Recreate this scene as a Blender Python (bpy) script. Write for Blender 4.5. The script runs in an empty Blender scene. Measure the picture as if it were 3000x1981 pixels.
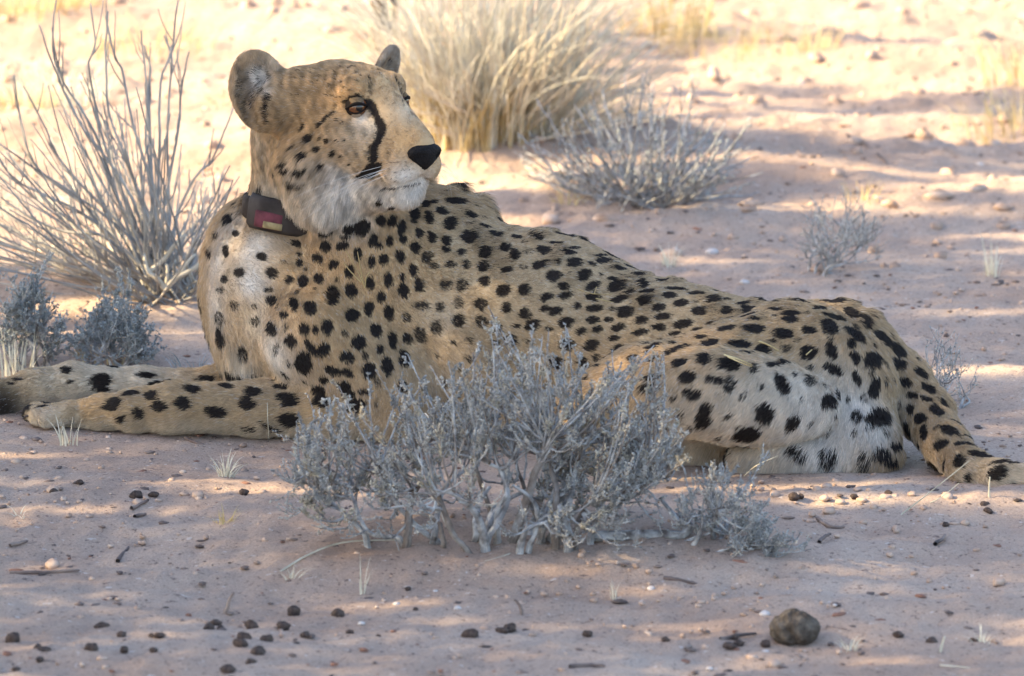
import bpy, math, random
import numpy as np
from mathutils import Vector, Matrix
from mathutils.bvhtree import BVHTree

rng = np.random.default_rng(11)
random.seed(11)
SC = bpy.context.scene
COL = SC.collection

# ------------------------------------------------------------------ camera
CAM_Y, CAM_Z, PITCH = -10.4, 2.0, math.radians(10.0)
FPX, CX, CY = 21120.0, 1500.0, 990.5          # focal length in pixels of a 3000 px wide frame
cam = bpy.data.cameras.new('camera')
cam.sensor_width = 36.0
cam.lens = 36.0 * FPX / 3000.0
cam.clip_start, cam.clip_end = 0.1, 2000.0
camo = bpy.data.objects.new('camera', cam)
camo.location = (0, CAM_Y, CAM_Z)
camo.rotation_euler = (math.radians(90) - PITCH, 0, 0)
COL.objects.link(camo)
SC.camera = camo
cam.dof.use_dof = True
cam.dof.focus_distance = 10.50
cam.dof.aperture_fstop = 8.5

# ------------------------------------------------------------------ light
SUN_DIR = Vector((-0.90, -0.10, 0.56)).normalized()     # from the scene to the sun
SUN_EL = math.asin(SUN_DIR.z)
world = bpy.data.worlds.new('World')
SC.world = world
world.use_nodes = True
wn = world.node_tree.nodes
wl = world.node_tree.links
bg = wn['Background']
sky = wn.new('ShaderNodeTexSky')
sky.sky_type = 'NISHITA'
sky.sun_disc = False
sky.sun_elevation = SUN_EL
sky.sun_rotation = math.atan2(SUN_DIR.x, SUN_DIR.y)
sky.altitude = 900
sky.dust_density = 3.0
sky.ozone_density = 0.6
wl.new(sky.outputs['Color'], bg.inputs['Color'])
bg.inputs['Strength'].default_value = 0.13
sun = bpy.data.lights.new('sun', 'SUN')
sun.energy = 4.2
sun.angle = math.radians(0.53)
sun.color = (1.0, 0.80, 0.48)
suno = bpy.data.objects.new('sun', sun)
suno.rotation_euler = SUN_DIR.to_track_quat('Z', 'Y').to_euler()
suno.location = (-6, -2, 8)
COL.objects.link(suno)
SC.view_settings.view_transform = 'Standard'
SC.view_settings.look = 'None'
SC.view_settings.gamma = 1.0
SC.view_settings.exposure = 2.22
SC.render.engine = 'CYCLES'
SC.cycles.use_denoising = True
SC.cycles.use_adaptive_sampling = False
SC.cycles.max_bounces = 6
SC.cycles.diffuse_bounces = 3
SC.cycles.transparent_max_bounces = 8
SC.cycles_curves.shape = 'RIBBONS'

# ------------------------------------------------------------------ geometry helpers
CO = np.array([0.0, CAM_Y, CAM_Z])
FWD = np.array([0.0, math.cos(PITCH), -math.sin(PITCH)])
UPV = np.array([0.0, math.sin(PITCH), math.cos(PITCH)])
RGT = np.array([1.0, 0.0, 0.0])

def ray(px, py):
    d = FWD + (px - CX) / FPX * RGT - (py - CY) / FPX * UPV
    return d

def P(px, py, y):
    """the point at depth y (world) that the photograph shows at px, py"""
    d = ray(px, py)
    return CO + d * ((y - CAM_Y) / d[1])

def to_px(p):
    v = np.asarray(p) - CO
    w = v @ FWD
    return CX + FPX * (v @ RGT) / w, CY - FPX * (v @ UPV) / w

def vnoise(p, s, seed=0):
    """cheap smooth noise of points (n,3): sum of sines, about -1..1"""
    r = np.random.default_rng(seed)
    out = np.zeros(len(p))
    for i in range(5):
        k = r.normal(size=3); k /= np.linalg.norm(k)
        out += np.sin(p @ k * s * (0.7 + 0.25 * i) * 6.283 + r.uniform(0, 6.28))
    return out / 2.6

MOUNDS = [  # x, y, radius x, radius y, height
    (0.02, -0.72, 0.36, 0.24, 0.030), (0.34, -0.70, 0.22, 0.16, 0.016),
    (-0.50, 1.40, 0.35, 0.35, 0.05), (-0.05, 3.1, 0.5, 0.45, 0.05), (0.25, 2.3, 0.4, 0.3, 0.03),
    (-0.62, 0.85, 0.4, 0.16, 0.012), (0.75, -0.42, 0.5, 0.07, 0.010), (-0.35, -0.9, 0.5, 0.06, 0.008),
    (0.3, -1.1, 0.6, 0.06, 0.008), (-0.5, -0.6, 0.45, 0.05, 0.008), (0.9, 1.1, 0.6, 0.12, 0.015)]

def gh(x, y):
    """ground height"""
    x = np.asarray(x, float); y = np.asarray(y, float)
    h = np.zeros(np.broadcast(x, y).shape)
    for (a, b, c, e, f, g) in ((3.1, 7.3, .3, .0045, 0, 0), (1.7, 4.1, 1.9, .006, 0, 0), (5.3, -9.7, .7, .0028, 0, 0),
                               (-8.1, 12.9, 2.2, .0018, 0, 0), (13.7, 6.1, 4.0, .0014, 0, 0), (-4.4, 17.0, 5.0, .0020, 0, 0),
                               (21.0, 23.0, 1.0, .0009, 0, 0), (-17.0, 31.0, 3.0, .0008, 0, 0)):
        h = h + e * np.sin(a * x + b * y + c + 0.8 * np.sin(1.3 * x - 0.7 * y + c))
    flat = np.exp(-(((x - 0.1) / 1.1) ** 4 + ((y - 0.05) / 0.33) ** 4))
    far = np.clip((y - 1.6) / 1.5, 0, 1.6)
    h = h * (1 - 0.85 * flat) * (1 + 1.1 * far)
    for (mx, my, rx, ry, mh) in MOUNDS:
        h = h + mh * np.exp(-(((x - mx) / rx) ** 2 + ((y - my) / ry) ** 2))
    return h

def ground_at(px, py):
    """ground point seen at px, py"""
    d = ray(px, py)
    t = -CAM_Z / d[2]
    for _ in range(6):
        p = CO + d * t
        t = (float(gh(p[0], p[1])) - CAM_Z) / d[2]
    return CO + d * t

def new_mesh(name, verts, faces, mat=None, smooth=True, parent=None):
    me = bpy.data.meshes.new(name)
    verts = np.asarray(verts, dtype=np.float32)
    if isinstance(faces, np.ndarray) and faces.ndim == 2:
        n, k = faces.shape
        me.vertices.add(len(verts)); me.vertices.foreach_set('co', verts.ravel())
        me.loops.add(n * k); me.loops.foreach_set('vertex_index', faces.astype(np.int32).ravel())
        me.polygons.add(n)
        me.polygons.foreach_set('loop_start', (np.arange(n) * k).astype(np.int32))
        me.update(calc_edges=True)
    else:
        me.from_pydata([tuple(v) for v in verts], [], [tuple(f) for f in faces])
        me.update()
    if smooth:
        me.polygons.foreach_set('use_smooth', np.ones(len(me.polygons), bool))
    if mat is not None:
        me.materials.append(mat)
    o = bpy.data.objects.new(name, me)
    COL.objects.link(o)
    if parent is not None:
        o.parent = parent
        o.matrix_parent_inverse = Matrix.Translation(-Vector(parent.location))
    return o

def empty(name, loc=(0, 0, 0)):
    o = bpy.data.objects.new(name, None)
    o.empty_display_size = 0.05
    o.location = loc
    COL.objects.link(o)
    return o

def tag(o, label, cat, group=None, kind=None):
    if label: o['label'] = label
    if cat: o['category'] = cat
    if group: o['group'] = group
    if kind: o['kind'] = kind
    return o

class MB:
    """collects quads/tris in numpy chunks"""
    def __init__(s):
        s.v, s.f, s.n = [], [], 0
    def add(s, v, f):
        v = np.asarray(v, float); f = np.asarray(f, int)
        if f.shape[1] == 3:
            f = np.concatenate([f, f[:, 2:3]], 1)
        s.v.append(v); s.f.append(f + s.n); s.n += len(v)
    def tube(s, pts, rad, n=5, cap=True):
        pts = np.asarray(pts, float); m = len(pts)
        rad = np.broadcast_to(np.asarray(rad, float), (m,))
        t = np.gradient(pts, axis=0); t /= np.linalg.norm(t, axis=1)[:, None] + 1e-9
        ref = np.array([0.31, 0.77, 0.55])
        a = np.cross(t, ref); a /= np.linalg.norm(a, axis=1)[:, None] + 1e-9
        b = np.cross(t, a)
        ang = np.arange(n) / n * 2 * math.pi
        ring = (a[:, None] * np.cos(ang)[None, :, None] + b[:, None] * np.sin(ang)[None, :, None]) * rad[:, None, None]
        v = (pts[:, None] + ring).reshape(-1, 3)
        i = np.arange(m - 1)[:, None] * n; j = np.arange(n)[None]
        f = np.stack([i + j, i + (j + 1) % n, i + n + (j + 1) % n, i + n + j], -1).reshape(-1, 4)
        if cap:
            v = np.concatenate([v, pts[-1:] + t[-1:] * rad[-1]], 0)
            k = len(v) - 1; l = (m - 1) * n
            f = np.concatenate([f, np.stack([l + np.arange(n), l + (np.arange(n) + 1) % n, np.full(n, k), np.full(n, k)], -1)], 0)
        s.add(v, f)
    def build(s, name, mat, parent=None, smooth=True):
        v = np.concatenate(s.v, 0); f = np.concatenate(s.f, 0)
        tri = f[:, 2] == f[:, 3]
        me = bpy.data.meshes.new(name)
        cnt = np.where(tri, 3, 4)
        start = np.concatenate([[0], np.cumsum(cnt)[:-1]])
        keep = np.ones(f.shape, bool); keep[tri, 3] = False
        loops = f[keep]
        me.vertices.add(len(v)); me.vertices.foreach_set('co', v.astype(np.float32).ravel())
        me.loops.add(len(loops)); me.loops.foreach_set('vertex_index', loops.astype(np.int32))
        me.polygons.add(len(f)); me.polygons.foreach_set('loop_start', start.astype(np.int32))
        me.update(calc_edges=True)
        if smooth: me.polygons.foreach_set('use_smooth', np.ones(len(f), bool))
        me.materials.append(mat)
        o = bpy.data.objects.new(name, me)
        COL.objects.link(o)
        if parent is not None:
            o.parent = parent
            o.matrix_parent_inverse = Matrix.Translation(-Vector(parent.location))
        return o

def bez(p0, p1, p2, n):
    t = np.linspace(0, 1, n)[:, None]
    return (1 - t) ** 2 * np.asarray(p0) + 2 * t * (1 - t) * np.asarray(p1) + t ** 2 * np.asarray(p2)

def smooth_path(pts, n):
    """Catmull-Rom through pts"""
    p = np.asarray(pts, float)
    p = np.concatenate([2 * p[:1] - p[1:2], p, 2 * p[-1:] - p[-2:-1]], 0)
    u = np.linspace(0, len(pts) - 1 - 1e-6, n); i = u.astype(int); t = (u - i)[:, None]
    a, b, c, d = p[i], p[i + 1], p[i + 2], p[i + 3]
    return 0.5 * (2 * b + (c - a) * t + (2 * a - 5 * b + 4 * c - d) * t ** 2 + (3 * b - a - 3 * c + d) * t ** 3)

# ------------------------------------------------------------------ materials
def mat_noise(name, cols, scale=30, rough=0.8, bump=0.0, bscale=None, detail=6, spec=0.3, translucent=0.0, dist=0.01, distort=0.0):
    m = bpy.data.materials.new(name); m.use_nodes = True
    n, l = m.node_tree.nodes, m.node_tree.links
    bs = n['Principled BSDF']
    bs.inputs['Roughness'].default_value = rough
    bs.inputs['Specular IOR Level'].default_value = spec
    tc = n.new('ShaderNodeTexCoord')
    nz = n.new('ShaderNodeTexNoise')
    nz.inputs['Scale'].default_value = scale; nz.inputs['Detail'].default_value = detail; nz.inputs['Distortion'].default_value = distort
    l.new(tc.outputs['Object'], nz.inputs['Vector'])
    cr = n.new('ShaderNodeValToRGB')
    e = cr.color_ramp.elements
    while len(e) < len(cols): e.new(0.5)
    for i, c in enumerate(cols):
        e[i].position = 0.3 + 0.4 * i / max(1, len(cols) - 1); e[i].color = (*c, 1)
    l.new(nz.outputs['Fac'], cr.inputs['Fac'])
    l.new(cr.outputs['Color'], bs.inputs['Base Color'])
    if bump:
        b2 = n.new('ShaderNodeTexNoise'); b2.inputs['Scale'].default_value = bscale or scale * 3; b2.inputs['Detail'].default_value = 5
        l.new(tc.outputs['Object'], b2.inputs['Vector'])
        bp = n.new('ShaderNodeBump'); bp.inputs['Strength'].default_value = bump; bp.inputs['Distance'].default_value = dist
        l.new(b2.outputs['Fac'], bp.inputs['Height']); l.new(bp.outputs['Normal'], bs.inputs['Normal'])
    if translucent:
        tr = n.new('ShaderNodeBsdfTranslucent'); mx = n.new('ShaderNodeMixShader')
        mx.inputs[0].default_value = translucent
        l.new(cr.outputs['Color'], tr.inputs['Color'])
        l.new(bs.outputs[0], mx.inputs[1]); l.new(tr.outputs[0], mx.inputs[2])
        l.new(mx.outputs[0], n['Material Output'].inputs['Surface'])
    return m

M = {}
M['grey_wood'] = mat_noise('grey_wood', [(.12, .10, .09), (.34, .325, .31), (.60, .58, .55)], 60, .9, .9, 240, dist=.004, spec=.15)
M['old_bark'] = mat_noise('old_bark', [(.10, .075, .06), (.22, .18, .15), (.36, .33, .30)], 50, .9, .6, 200, dist=.003)
M['grey_leaf'] = mat_noise('grey_leaf', [(.20, .195, .18), (.40, .39, .36), (.66, .60, .51)], 55, .8, translucent=.15)
M['dull_leaf'] = mat_noise('dull_leaf', [(.20, .22, .21), (.33, .35, .34), (.48, .48, .45)], 60, .8, translucent=.15)
M['pale_twig'] = mat_noise('pale_twig', [(.16, .15, .14), (.31, .29, .265), (.54, .48, .39)], 14, .8)
M['white_twig'] = mat_noise('white_twig', [(.45, .38, .28), (.68, .60, .47)], 40, .8)
M['straw'] = mat_noise('straw', [(.48, .43, .31), (.66, .61, .48), (.80, .76, .64)], 25, .65, translucent=.3)
M['tan_straw'] = mat_noise('tan_straw', [(.40, .27, .12), (.55, .42, .20), (.68, .58, .33)], 25, .7, translucent=.25)
M['dung'] = mat_noise('dung', [(.030, .020, .016), (.060, .040, .032), (.11, .075, .055)], 200, .9, .5, 500, dist=.002)
M['lump'] = mat_noise('lump', [(.045, .035, .028), (.095, .076, .060), (.19, .155, .12)], 70, .95, 1.0, 130, dist=.010, spec=.1)
M['pebble'] = mat_noise('pebble', [(.30, .20, .14), (.42, .29, .215), (.54, .41, .32)], 30, .85, .3, 200, dist=.002)
M['pale_pebble'] = mat_noise('pale_pebble', [(.42, .36, .32), (.56, .50, .46)], 40, .8, .2, 200, dist=.002)
M['litter'] = mat_noise('litter', [(.06, .045, .04), (.14, .10, .085), (.30, .22, .17)], 20, .85)
M['beige_leaf'] = mat_noise('beige_leaf', [(.30, .25, .18), (.48, .42, .32), (.62, .56, .45)], 55, .85, translucent=.15)
M['red_litter'] = mat_noise('red_litter', [(.16, .075, .05), (.28, .14, .09)], 20, .8)
# ------------------------------------------------------------------ ground: one sheet to the horizon, fine where the camera looks
def axis(lo, hi, step, far, grow=1.35):
    mid = np.arange(lo, hi + step / 2, step)
    ext = []; s = step; x = 0
    while x < far:
        s *= grow; x += s; ext.append(x)
    ext = np.array(ext)
    return np.concatenate([lo - ext[::-1], mid, hi + ext])

gx = axis(-1.4, 1.4, 0.011, 600)
gy = axis(-2.0, 6.2, 0.013, 600)
GX, GY = np.meshgrid(gx, gy, indexing='ij')
GZ = gh(GX, GY)
near = (np.abs(GX) < 3) & (GY > -4) & (GY < 9)
# crumbs, scuffs and small clods as real relief
q = np.stack([GX.ravel(), GY.ravel(), np.zeros(GX.size)], 1)
sm = (0.0026 * vnoise(q, 9.0, 3) + 0.0020 * vnoise(q, 17.0, 4) + 0.0016 * np.maximum(vnoise(q, 29.0, 5), 0)).reshape(GX.shape)
cl = np.maximum(vnoise(q, 4.5, 8), 0).reshape(GX.shape) * np.maximum(vnoise(q, 13, 9), 0).reshape(GX.shape)
flatm = np.exp(-(((GX - 0.1) / 1.1) ** 4 + ((GY - 0.05) / 0.33) ** 4))
GZ = GZ + near * (sm * (1 - .6 * flatm) + 0.009 * cl * np.clip((GY - 0.7) / 2.0, 0.1, 1.3) * (1 - flatm))
nx_, ny_ = GX.shape
idx = np.arange(nx_ * ny_).reshape(nx_, ny_)
gf = np.stack([idx[:-1, :-1], idx[1:, :-1], idx[1:, 1:], idx[:-1, 1:]], -1).reshape(-1, 4)

def sand_material():
    m = bpy.data.materials.new('sand'); m.use_nodes = True
    n, l = m.node_tree.nodes, m.node_tree.links
    bs = n['Principled BSDF']; bs.inputs['Roughness'].default_value = 0.95; bs.inputs['Specular IOR Level'].default_value = 0.15
    tc = n.new('ShaderNodeTexCoord')
    def noise(sc, det, stretch=1.0, rough=.6):
        mp = n.new('ShaderNodeMapping'); mp.inputs['Scale'].default_value = (1, stretch, 1)
        l.new(tc.outputs['Object'], mp.inputs['Vector'])
        z = n.new('ShaderNodeTexNoise'); z.inputs['Scale'].default_value = sc; z.inputs['Detail'].default_value = det; z.inputs['Roughness'].default_value = rough
        l.new(mp.outputs['Vector'], z.inputs['Vector']); return z
    def ramp(z, stops):
        r = n.new('ShaderNodeValToRGB'); e = r.color_ramp.elements
        while len(e) < len(stops): e.new(.5)
        for k, (p_, c) in enumerate(stops): e[k].position = p_; e[k].color = (*c, 1)
        l.new(z, r.inputs['Fac']); return r
    def mix(f, a, b, mode='MIX'):
        x = n.new('ShaderNodeMix'); x.data_type = 'RGBA'; x.blend_type = mode
        if hasattr(f, 'node'): l.new(f, x.inputs['Factor'])
        else: x.inputs['Factor'].default_value = f
        l.new(a, x.inputs['A']); l.new(b, x.inputs['B']); return x.outputs['Result']
    base = ramp(noise(2.6, 8).outputs['Fac'], [(.30, (.41, .275, .20)), (.5, (.46, .335, .258)), (.70, (.52, .405, .325))])
    grain = ramp(noise(330, 4, rough=.7).outputs['Fac'], [(.30, (.62, .60, .58)), (.5, (.95, .94, .93)), (.72, (1.25, 1.24, 1.22))])
    c = mix(0.75, base.outputs['Color'], grain.outputs['Color'], 'MULTIPLY')
    fl = noise(120, 3, rough=.65)
    dark = ramp(fl.outputs['Fac'], [(.35, (1, 1, 1)), (.40, (0, 0, 0))])
    dk = n.new('ShaderNodeRGB'); dk.outputs[0].default_value = (.13, .085, .07, 1)
    s1 = n.new('ShaderNodeMath'); s1.operation = 'MULTIPLY'; s1.inputs[1].default_value = .75
    l.new(dark.outputs['Color'], s1.inputs[0])
    c = mix(s1.outputs[0], c, dk.outputs[0])
    pale = ramp(noise(75, 2).outputs['Fac'], [(.67, (0, 0, 0)), (.72, (1, 1, 1))])
    pk = n.new('ShaderNodeRGB'); pk.outputs[0].default_value = (.64, .55, .48, 1)
    s2 = n.new('ShaderNodeMath'); s2.operation = 'MULTIPLY'; s2.inputs[1].default_value = .7
    l.new(pale.outputs['Color'], s2.inputs[0])
    c = mix(s2.outputs[0], c, pk.outputs[0])
    l.new(c, bs.inputs['Base Color'])
    b1 = n.new('ShaderNodeBump'); b1.inputs['Strength'].default_value = .9; b1.inputs['Distance'].default_value = .008
    l.new(noise(60, 8, rough=.7).outputs['Fac'], b1.inputs['Height'])
    b2 = n.new('ShaderNodeBump'); b2.inputs['Strength'].default_value = .8; b2.inputs['Distance'].default_value = .003
    l.new(noise(260, 4, rough=.7).outputs['Fac'], b2.inputs['Height']); l.new(b1.outputs['Normal'], b2.inputs['Normal'])
    l.new(b2.outputs['Normal'], bs.inputs['Normal'])
    return m
M['sand'] = sand_material()
ground = new_mesh('ground', np.stack([GX.ravel(), GY.ravel(), GZ.ravel()], 1), gf, M['sand'])
tag(ground, 'pale reddish sand strewn with crumbs and scattered litter', 'ground', kind='structure')
# ------------------------------------------------------------------ cheetah: one continuous surface from blended limbs
HO = P(1000, 330, 0.13)                      # head centre
AZ = math.radians(50)
HF = np.array([math.cos(AZ), -math.sin(AZ), 0.0]); HR = np.array([-math.sin(AZ), -math.cos(AZ), 0.0]); HU = np.array([0, 0, 1.0])
def H(f, r, u): return HO + f * HF + r * HR + u * HU
def Hd(f, r, u): return f * HF + r * HR + u * HU

PR = []   # kind, a, b, ra, rb / radii+rotation, blend, comb direction, fur length
def cone(a, b, ra, rb, k=.03, comb=None, ln=.012, flow=1):
    a, b = np.asarray(a), np.asarray(b)
    c = comb if comb is not None else (b - a) * flow
    PR.append(dict(t='c', a=a, b=b, ra=ra, rb=rb, k=k, comb=c / (np.linalg.norm(c) + 1e-9), ln=ln))
def chain(pts, k=.03, ln=.012, flow=1, comb=None):
    for (a, ra), (b, rb) in zip(pts[:-1], pts[1:]): cone(a, b, ra, rb, k, comb, ln, flow)
def ell(c, rad, axes=None, k=.03, comb=(1, 0, -.3), ln=.012, sub=False):
    A = np.eye(3) if axes is None else np.array([x / np.linalg.norm(x) for x in axes])
    comb = np.asarray(comb, float)
    PR.append(dict(t='e', a=np.asarray(c), r=np.asarray(rad, float) * np.ones(3), A=A, k=k, comb=comb / np.linalg.norm(comb), ln=ln, sub=sub))

back = np.array([1.0, -.15, -.35])
# trunk
chain([(P(860, 860, .22), .125), (P(1200, 868, .22), .143), (P(1600, 955, .15), .126), (P(2000, 1052, .06), .098), (P(2200, 1085, .03), .088), (P(2380, 1085, .0), .098)], k=.05, ln=.0065, comb=back)
cone(P(845, 1010, .21), P(1100, 1060, .2), .10, .11, .05, (.2, -.2, -1), .024)
cone(P(1450, 1075, .13), P(1900, 1140, .04), .11, .09, .04, back, .014)
# withers and nape ridge
cone(P(1010, 640, .24), P(1330, 668, .25), .05, .045, .05, (1, -.1, -.3), .022)
# far shoulder
ell(P(735, 830, .30), (.072, .075, .13), k=.05, comb=(-.1, -.3, -1), ln=.018)
# near shoulder blade and upper arm
ell(P(1085, 830, .125), (.085, .062, .155), axes=[(1, 0, .25), (0, 1, 0), (-.25, 0, 1)], k=.030, comb=(.15, -.2, -1), ln=.0065)
cone(P(930, 985, .09), P(1165, 1165, .075), .082, .060, .028, (.35, -.2, -1), .0075)
# near foreleg
chain([(P(1185, 1188, .075), .054), (P(980, 1192, .08), .047), (P(760, 1196, .09), .0375), (P(510, 1192, .11), .0345), (P(400, 1202, .13), .0285),
       (P(300, 1208, .15), .0215), (P(200, 1212, .17), .0195)], k=.018, ln=.010)
TOES = []
for i, (tx, ty, td) in enumerate(((108, 1222, .158), (90, 1212, .182), (104, 1203, .205), (135, 1230, .138))):
    cone(P(205, 1210, (.160, .176, .190, .150)[i]), P(tx, ty, td), .0150, .0135, .0025, None, .004)
    TOES.append((P(205, 1210, (.160, .176, .190, .150)[i]), P(tx, ty, td)))
# far foreleg
chain([(P(820, 1090, .29), .058), (P(640, 1145, .30), .034), (P(420, 1138, .30), .029), (P(210, 1126, .30), .0295), (P(100, 1140, .29), .027),
       (P(-10, 1168, .28), .024), (P(-90, 1182, .275), .022)], k=.018, ln=.008)
for i, (tx, ty, td) in enumerate(((-160, 1190, .262), (-170, 1184, .28), (-160, 1180, .298))):
    cone(P(-90, 1178, .268 + i * .01), P(tx, ty, td), .018, .015, .007, None, .006)
# haunch, knee, shank, hock
cone(P(2345, 1092, -.05), P(1880, 1165, -.14), .101, .070, .030, (-.8, 0, -.6), .0075)
cone(P(1880, 1165, -.14), P(1720, 1205, -.17), .068, .050, .03, (-.6, 0, -.8), .012)
cone(P(1740, 1290, -.13), P(2100, 1315, -.10), .030, .034, .012, (-.3, 0, -1), .012)
ell(P(2150, 1165, -.185), (.15, .062, .066), axes=[(1, 0, -.12), (0, 1, 0), (.12, 0, 1)], k=.025, comb=(-.7, -.1, -.8), ln=.011)
ell(P(2420, 1150, -.075), (.105, .095, .098), k=.03, comb=(-.4, -.2, -1), ln=.011)
cone(P(2180, 1354, -.165), P(2540, 1344, -.175), .026, .034, .008, (-.5, 0, -1), .014)
ell(P(2400, 1336, -.160), (.12, .046, .036), k=.008, comb=(-.4, -.1, -1), ln=.016)
ell(P(2500, 1280, -.13), (.066, .07, .066), k=.018, comb=(-.2, -.1, -1), ln=.015)
ell(P(2475, 1040, -.01), (.072, .07, .070), k=.03, comb=(.8, 0, -.6), ln=.012)
# far hind leg, lying underneath
cone(P(2250, 1180, .1), P(1850, 1250, .06), .09, .06, .04, (-1, 0, -.3), .014)
# tail
chain([(P(2540, 1040, .0), .050), (P(2640, 1120, -.02), .040), (P(2715, 1215, -.08), .036), (P(2775, 1310, -.19), .030), (P(2840, 1372, -.275), .025),
       (P(2930, 1398, -.32), .0195), (P(3080, 1406, -.34), .019), (P(3250, 1400, -.33), .018), (P(3420, 1384, -.28), .017)], k=.018, ln=.012)
# neck
cone(H(-.055, .025, -.03) + np.array([.000, .042, 0]), P(890, 625, .225), .078, .070, .022, (0, -.2, -1), .013)
cone(P(890, 625, .225), P(905, 840, .22), .070, .122, .04, (0.1, -.2, -1), .014)
# head
hb = Hd(-1, .0, 0)
def hcomb(f, r, u): return Hd(f, r, u)
ell(H(-.002, 0, .010), (.088, .076, .066), axes=[HF, HR, HU], k=.02, comb=hcomb(-1, .0, .15), ln=.009)
ell(H(.052, 0, .030), (.046, .054, .044), axes=[HF, HR, HU], k=.02, comb=hcomb(-1, 0, .5), ln=.006)
for s in (-1, 1):
    ell(H(.078, s * .036, .045), .0215 if s > 0 else .018, k=.016, comb=hcomb(-1, s * .5, .3), ln=.005)
    ell(H(.050, s * .048, -.022), (.056, .030, .040), axes=[HF, HR, HU], k=.02, comb=hcomb(-1, s * .3, -.35), ln=.008)
    ell(H(-.005, s * .050, -.068), (.066, .040, .056), axes=[HF, HR, HU], k=.018, comb=hcomb(-.7, s * .2, -.8), ln=.020)
    ell(H(.160, s * .0215, -.062), (.030, .026, .025), axes=[HF, HR, HU], k=.010, comb=hcomb(-.9, s * .5, -.3), ln=.005)
    ell(H(.100, s * .034, -.046), (.046, .028, .034), axes=[HF, HR, HU], k=.015, comb=hcomb(-1, s * .3, -.2), ln=.006)
cone(H(.080, 0, .002), H(.162, 0, -.044), .045, .036, .018, hcomb(-1, 0, .2), .004)
cone(H(.076, 0, .034), H(.182, 0, -.024), .029, .020, .014, hcomb(-1, 0, .6), .0035)
cone(H(.035, 0, -.095), H(.150, 0, -.096), .048, .026, .016, hcomb(-.6, 0, -1), .012)
ell(H(-.005, .0, -.105), (.075, .060, .052), axes=[HF, HR, HU], k=.03, comb=hcomb(-.4, 0, -1), ln=.028)
ell(H(.0, .045, -.118), (.060, .026, .036), axes=[HF, HR, HU], k=.02, comb=hcomb(-.3, 0.1, -1), ln=.030)
# near ear: cupped disc, and the far ear nearly edge on
def ear(c, nrm, up, w, h, th):
    nrm = np.asarray(nrm, float); nrm /= np.linalg.norm(nrm)
    up = np.asarray(up, float); up -= nrm * (up @ nrm); up /= np.linalg.norm(up)
    side = np.cross(up, nrm)
    ell(c, (w, th, h), axes=[side, nrm, up], k=.016, comb=up * -1 + nrm * .2, ln=.006)
    ell(np.asarray(c) + nrm * (th + .003) - up * .004, (w * .88, th + .0085, h * .86), axes=[side, nrm, up], k=.006, comb=up, ln=.010, sub=True)
    return side, nrm, up
EAR_C = H(-.070, .100, .036)
ear(EAR_C, Hd(.80, .60, .08), Hd(-.05, .20, 1), .043, .060, .013)
cone(H(-.03, .05, .03), H(-.055, .078, .012), .036, .034, .02, Hd(-1, .5, .2), .010)
EAR_F = H(-.012, -.092, .046)
ear(EAR_F, Hd(.95, -.30, .1), Hd(0, -.95, 1), .024, .055, .011)
# eye sockets
EYES = []
for s in (1, -1):
    ec = H(.0855, .0405, .0225) if s > 0 else H(.081, -.0375, .0225)
    ell(ec + Hd(.010, s * .008, 0), (.0165, .0145, .0105), axes=[Hd(.8, s * .6, 0), Hd(-.6, s * .8, 0), HU], k=.005, comb=hcomb(-1, s, 0), ln=.003, sub=True)
    EYES.append((ec, s))
# mouth line
cone_m = [(H(.188, 0, -.075), H(.168, .034, -.085)), (H(.168, .034, -.085), H(.105, .056, -.086)),
          (H(.188, 0, -.075), H(.168, -.034, -.085)), (H(.168, -.034, -.085), H(.105, -.056, -.086))]
for a_, b_ in cone_m:
    PR.append(dict(t='c', a=a_, b=b_, ra=.0035, rb=.0035, k=.005, comb=-HF, ln=.004, sub=True))

def sdf_prim(p, q):
    if p['t'] == 'c':
        ba = p['b'] - p['a']; L2 = ba @ ba
        pa = q - p['a']
        h = np.clip((pa @ ba) / L2, 0, 1)
        return np.linalg.norm(pa - h[..., None] * ba, axis=-1) - (p['ra'] + (p['rb'] - p['ra']) * h)
    l = (q - p['a']) @ p['A'].T
    k0 = np.linalg.norm(l / p['r'], axis=-1); k1 = np.linalg.norm(l / p['r'] ** 2, axis=-1)
    return k0 * (k0 - 1) / (k1 + 1e-6)

def nonuni(lo, hi, flo, fhi, fine, coarse):
    out = [lo]
    while out[-1] < hi:
        out.append(out[-1] + (fine if flo <= out[-1] < fhi else coarse))
    return np.array(out, dtype=np.float32)

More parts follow.
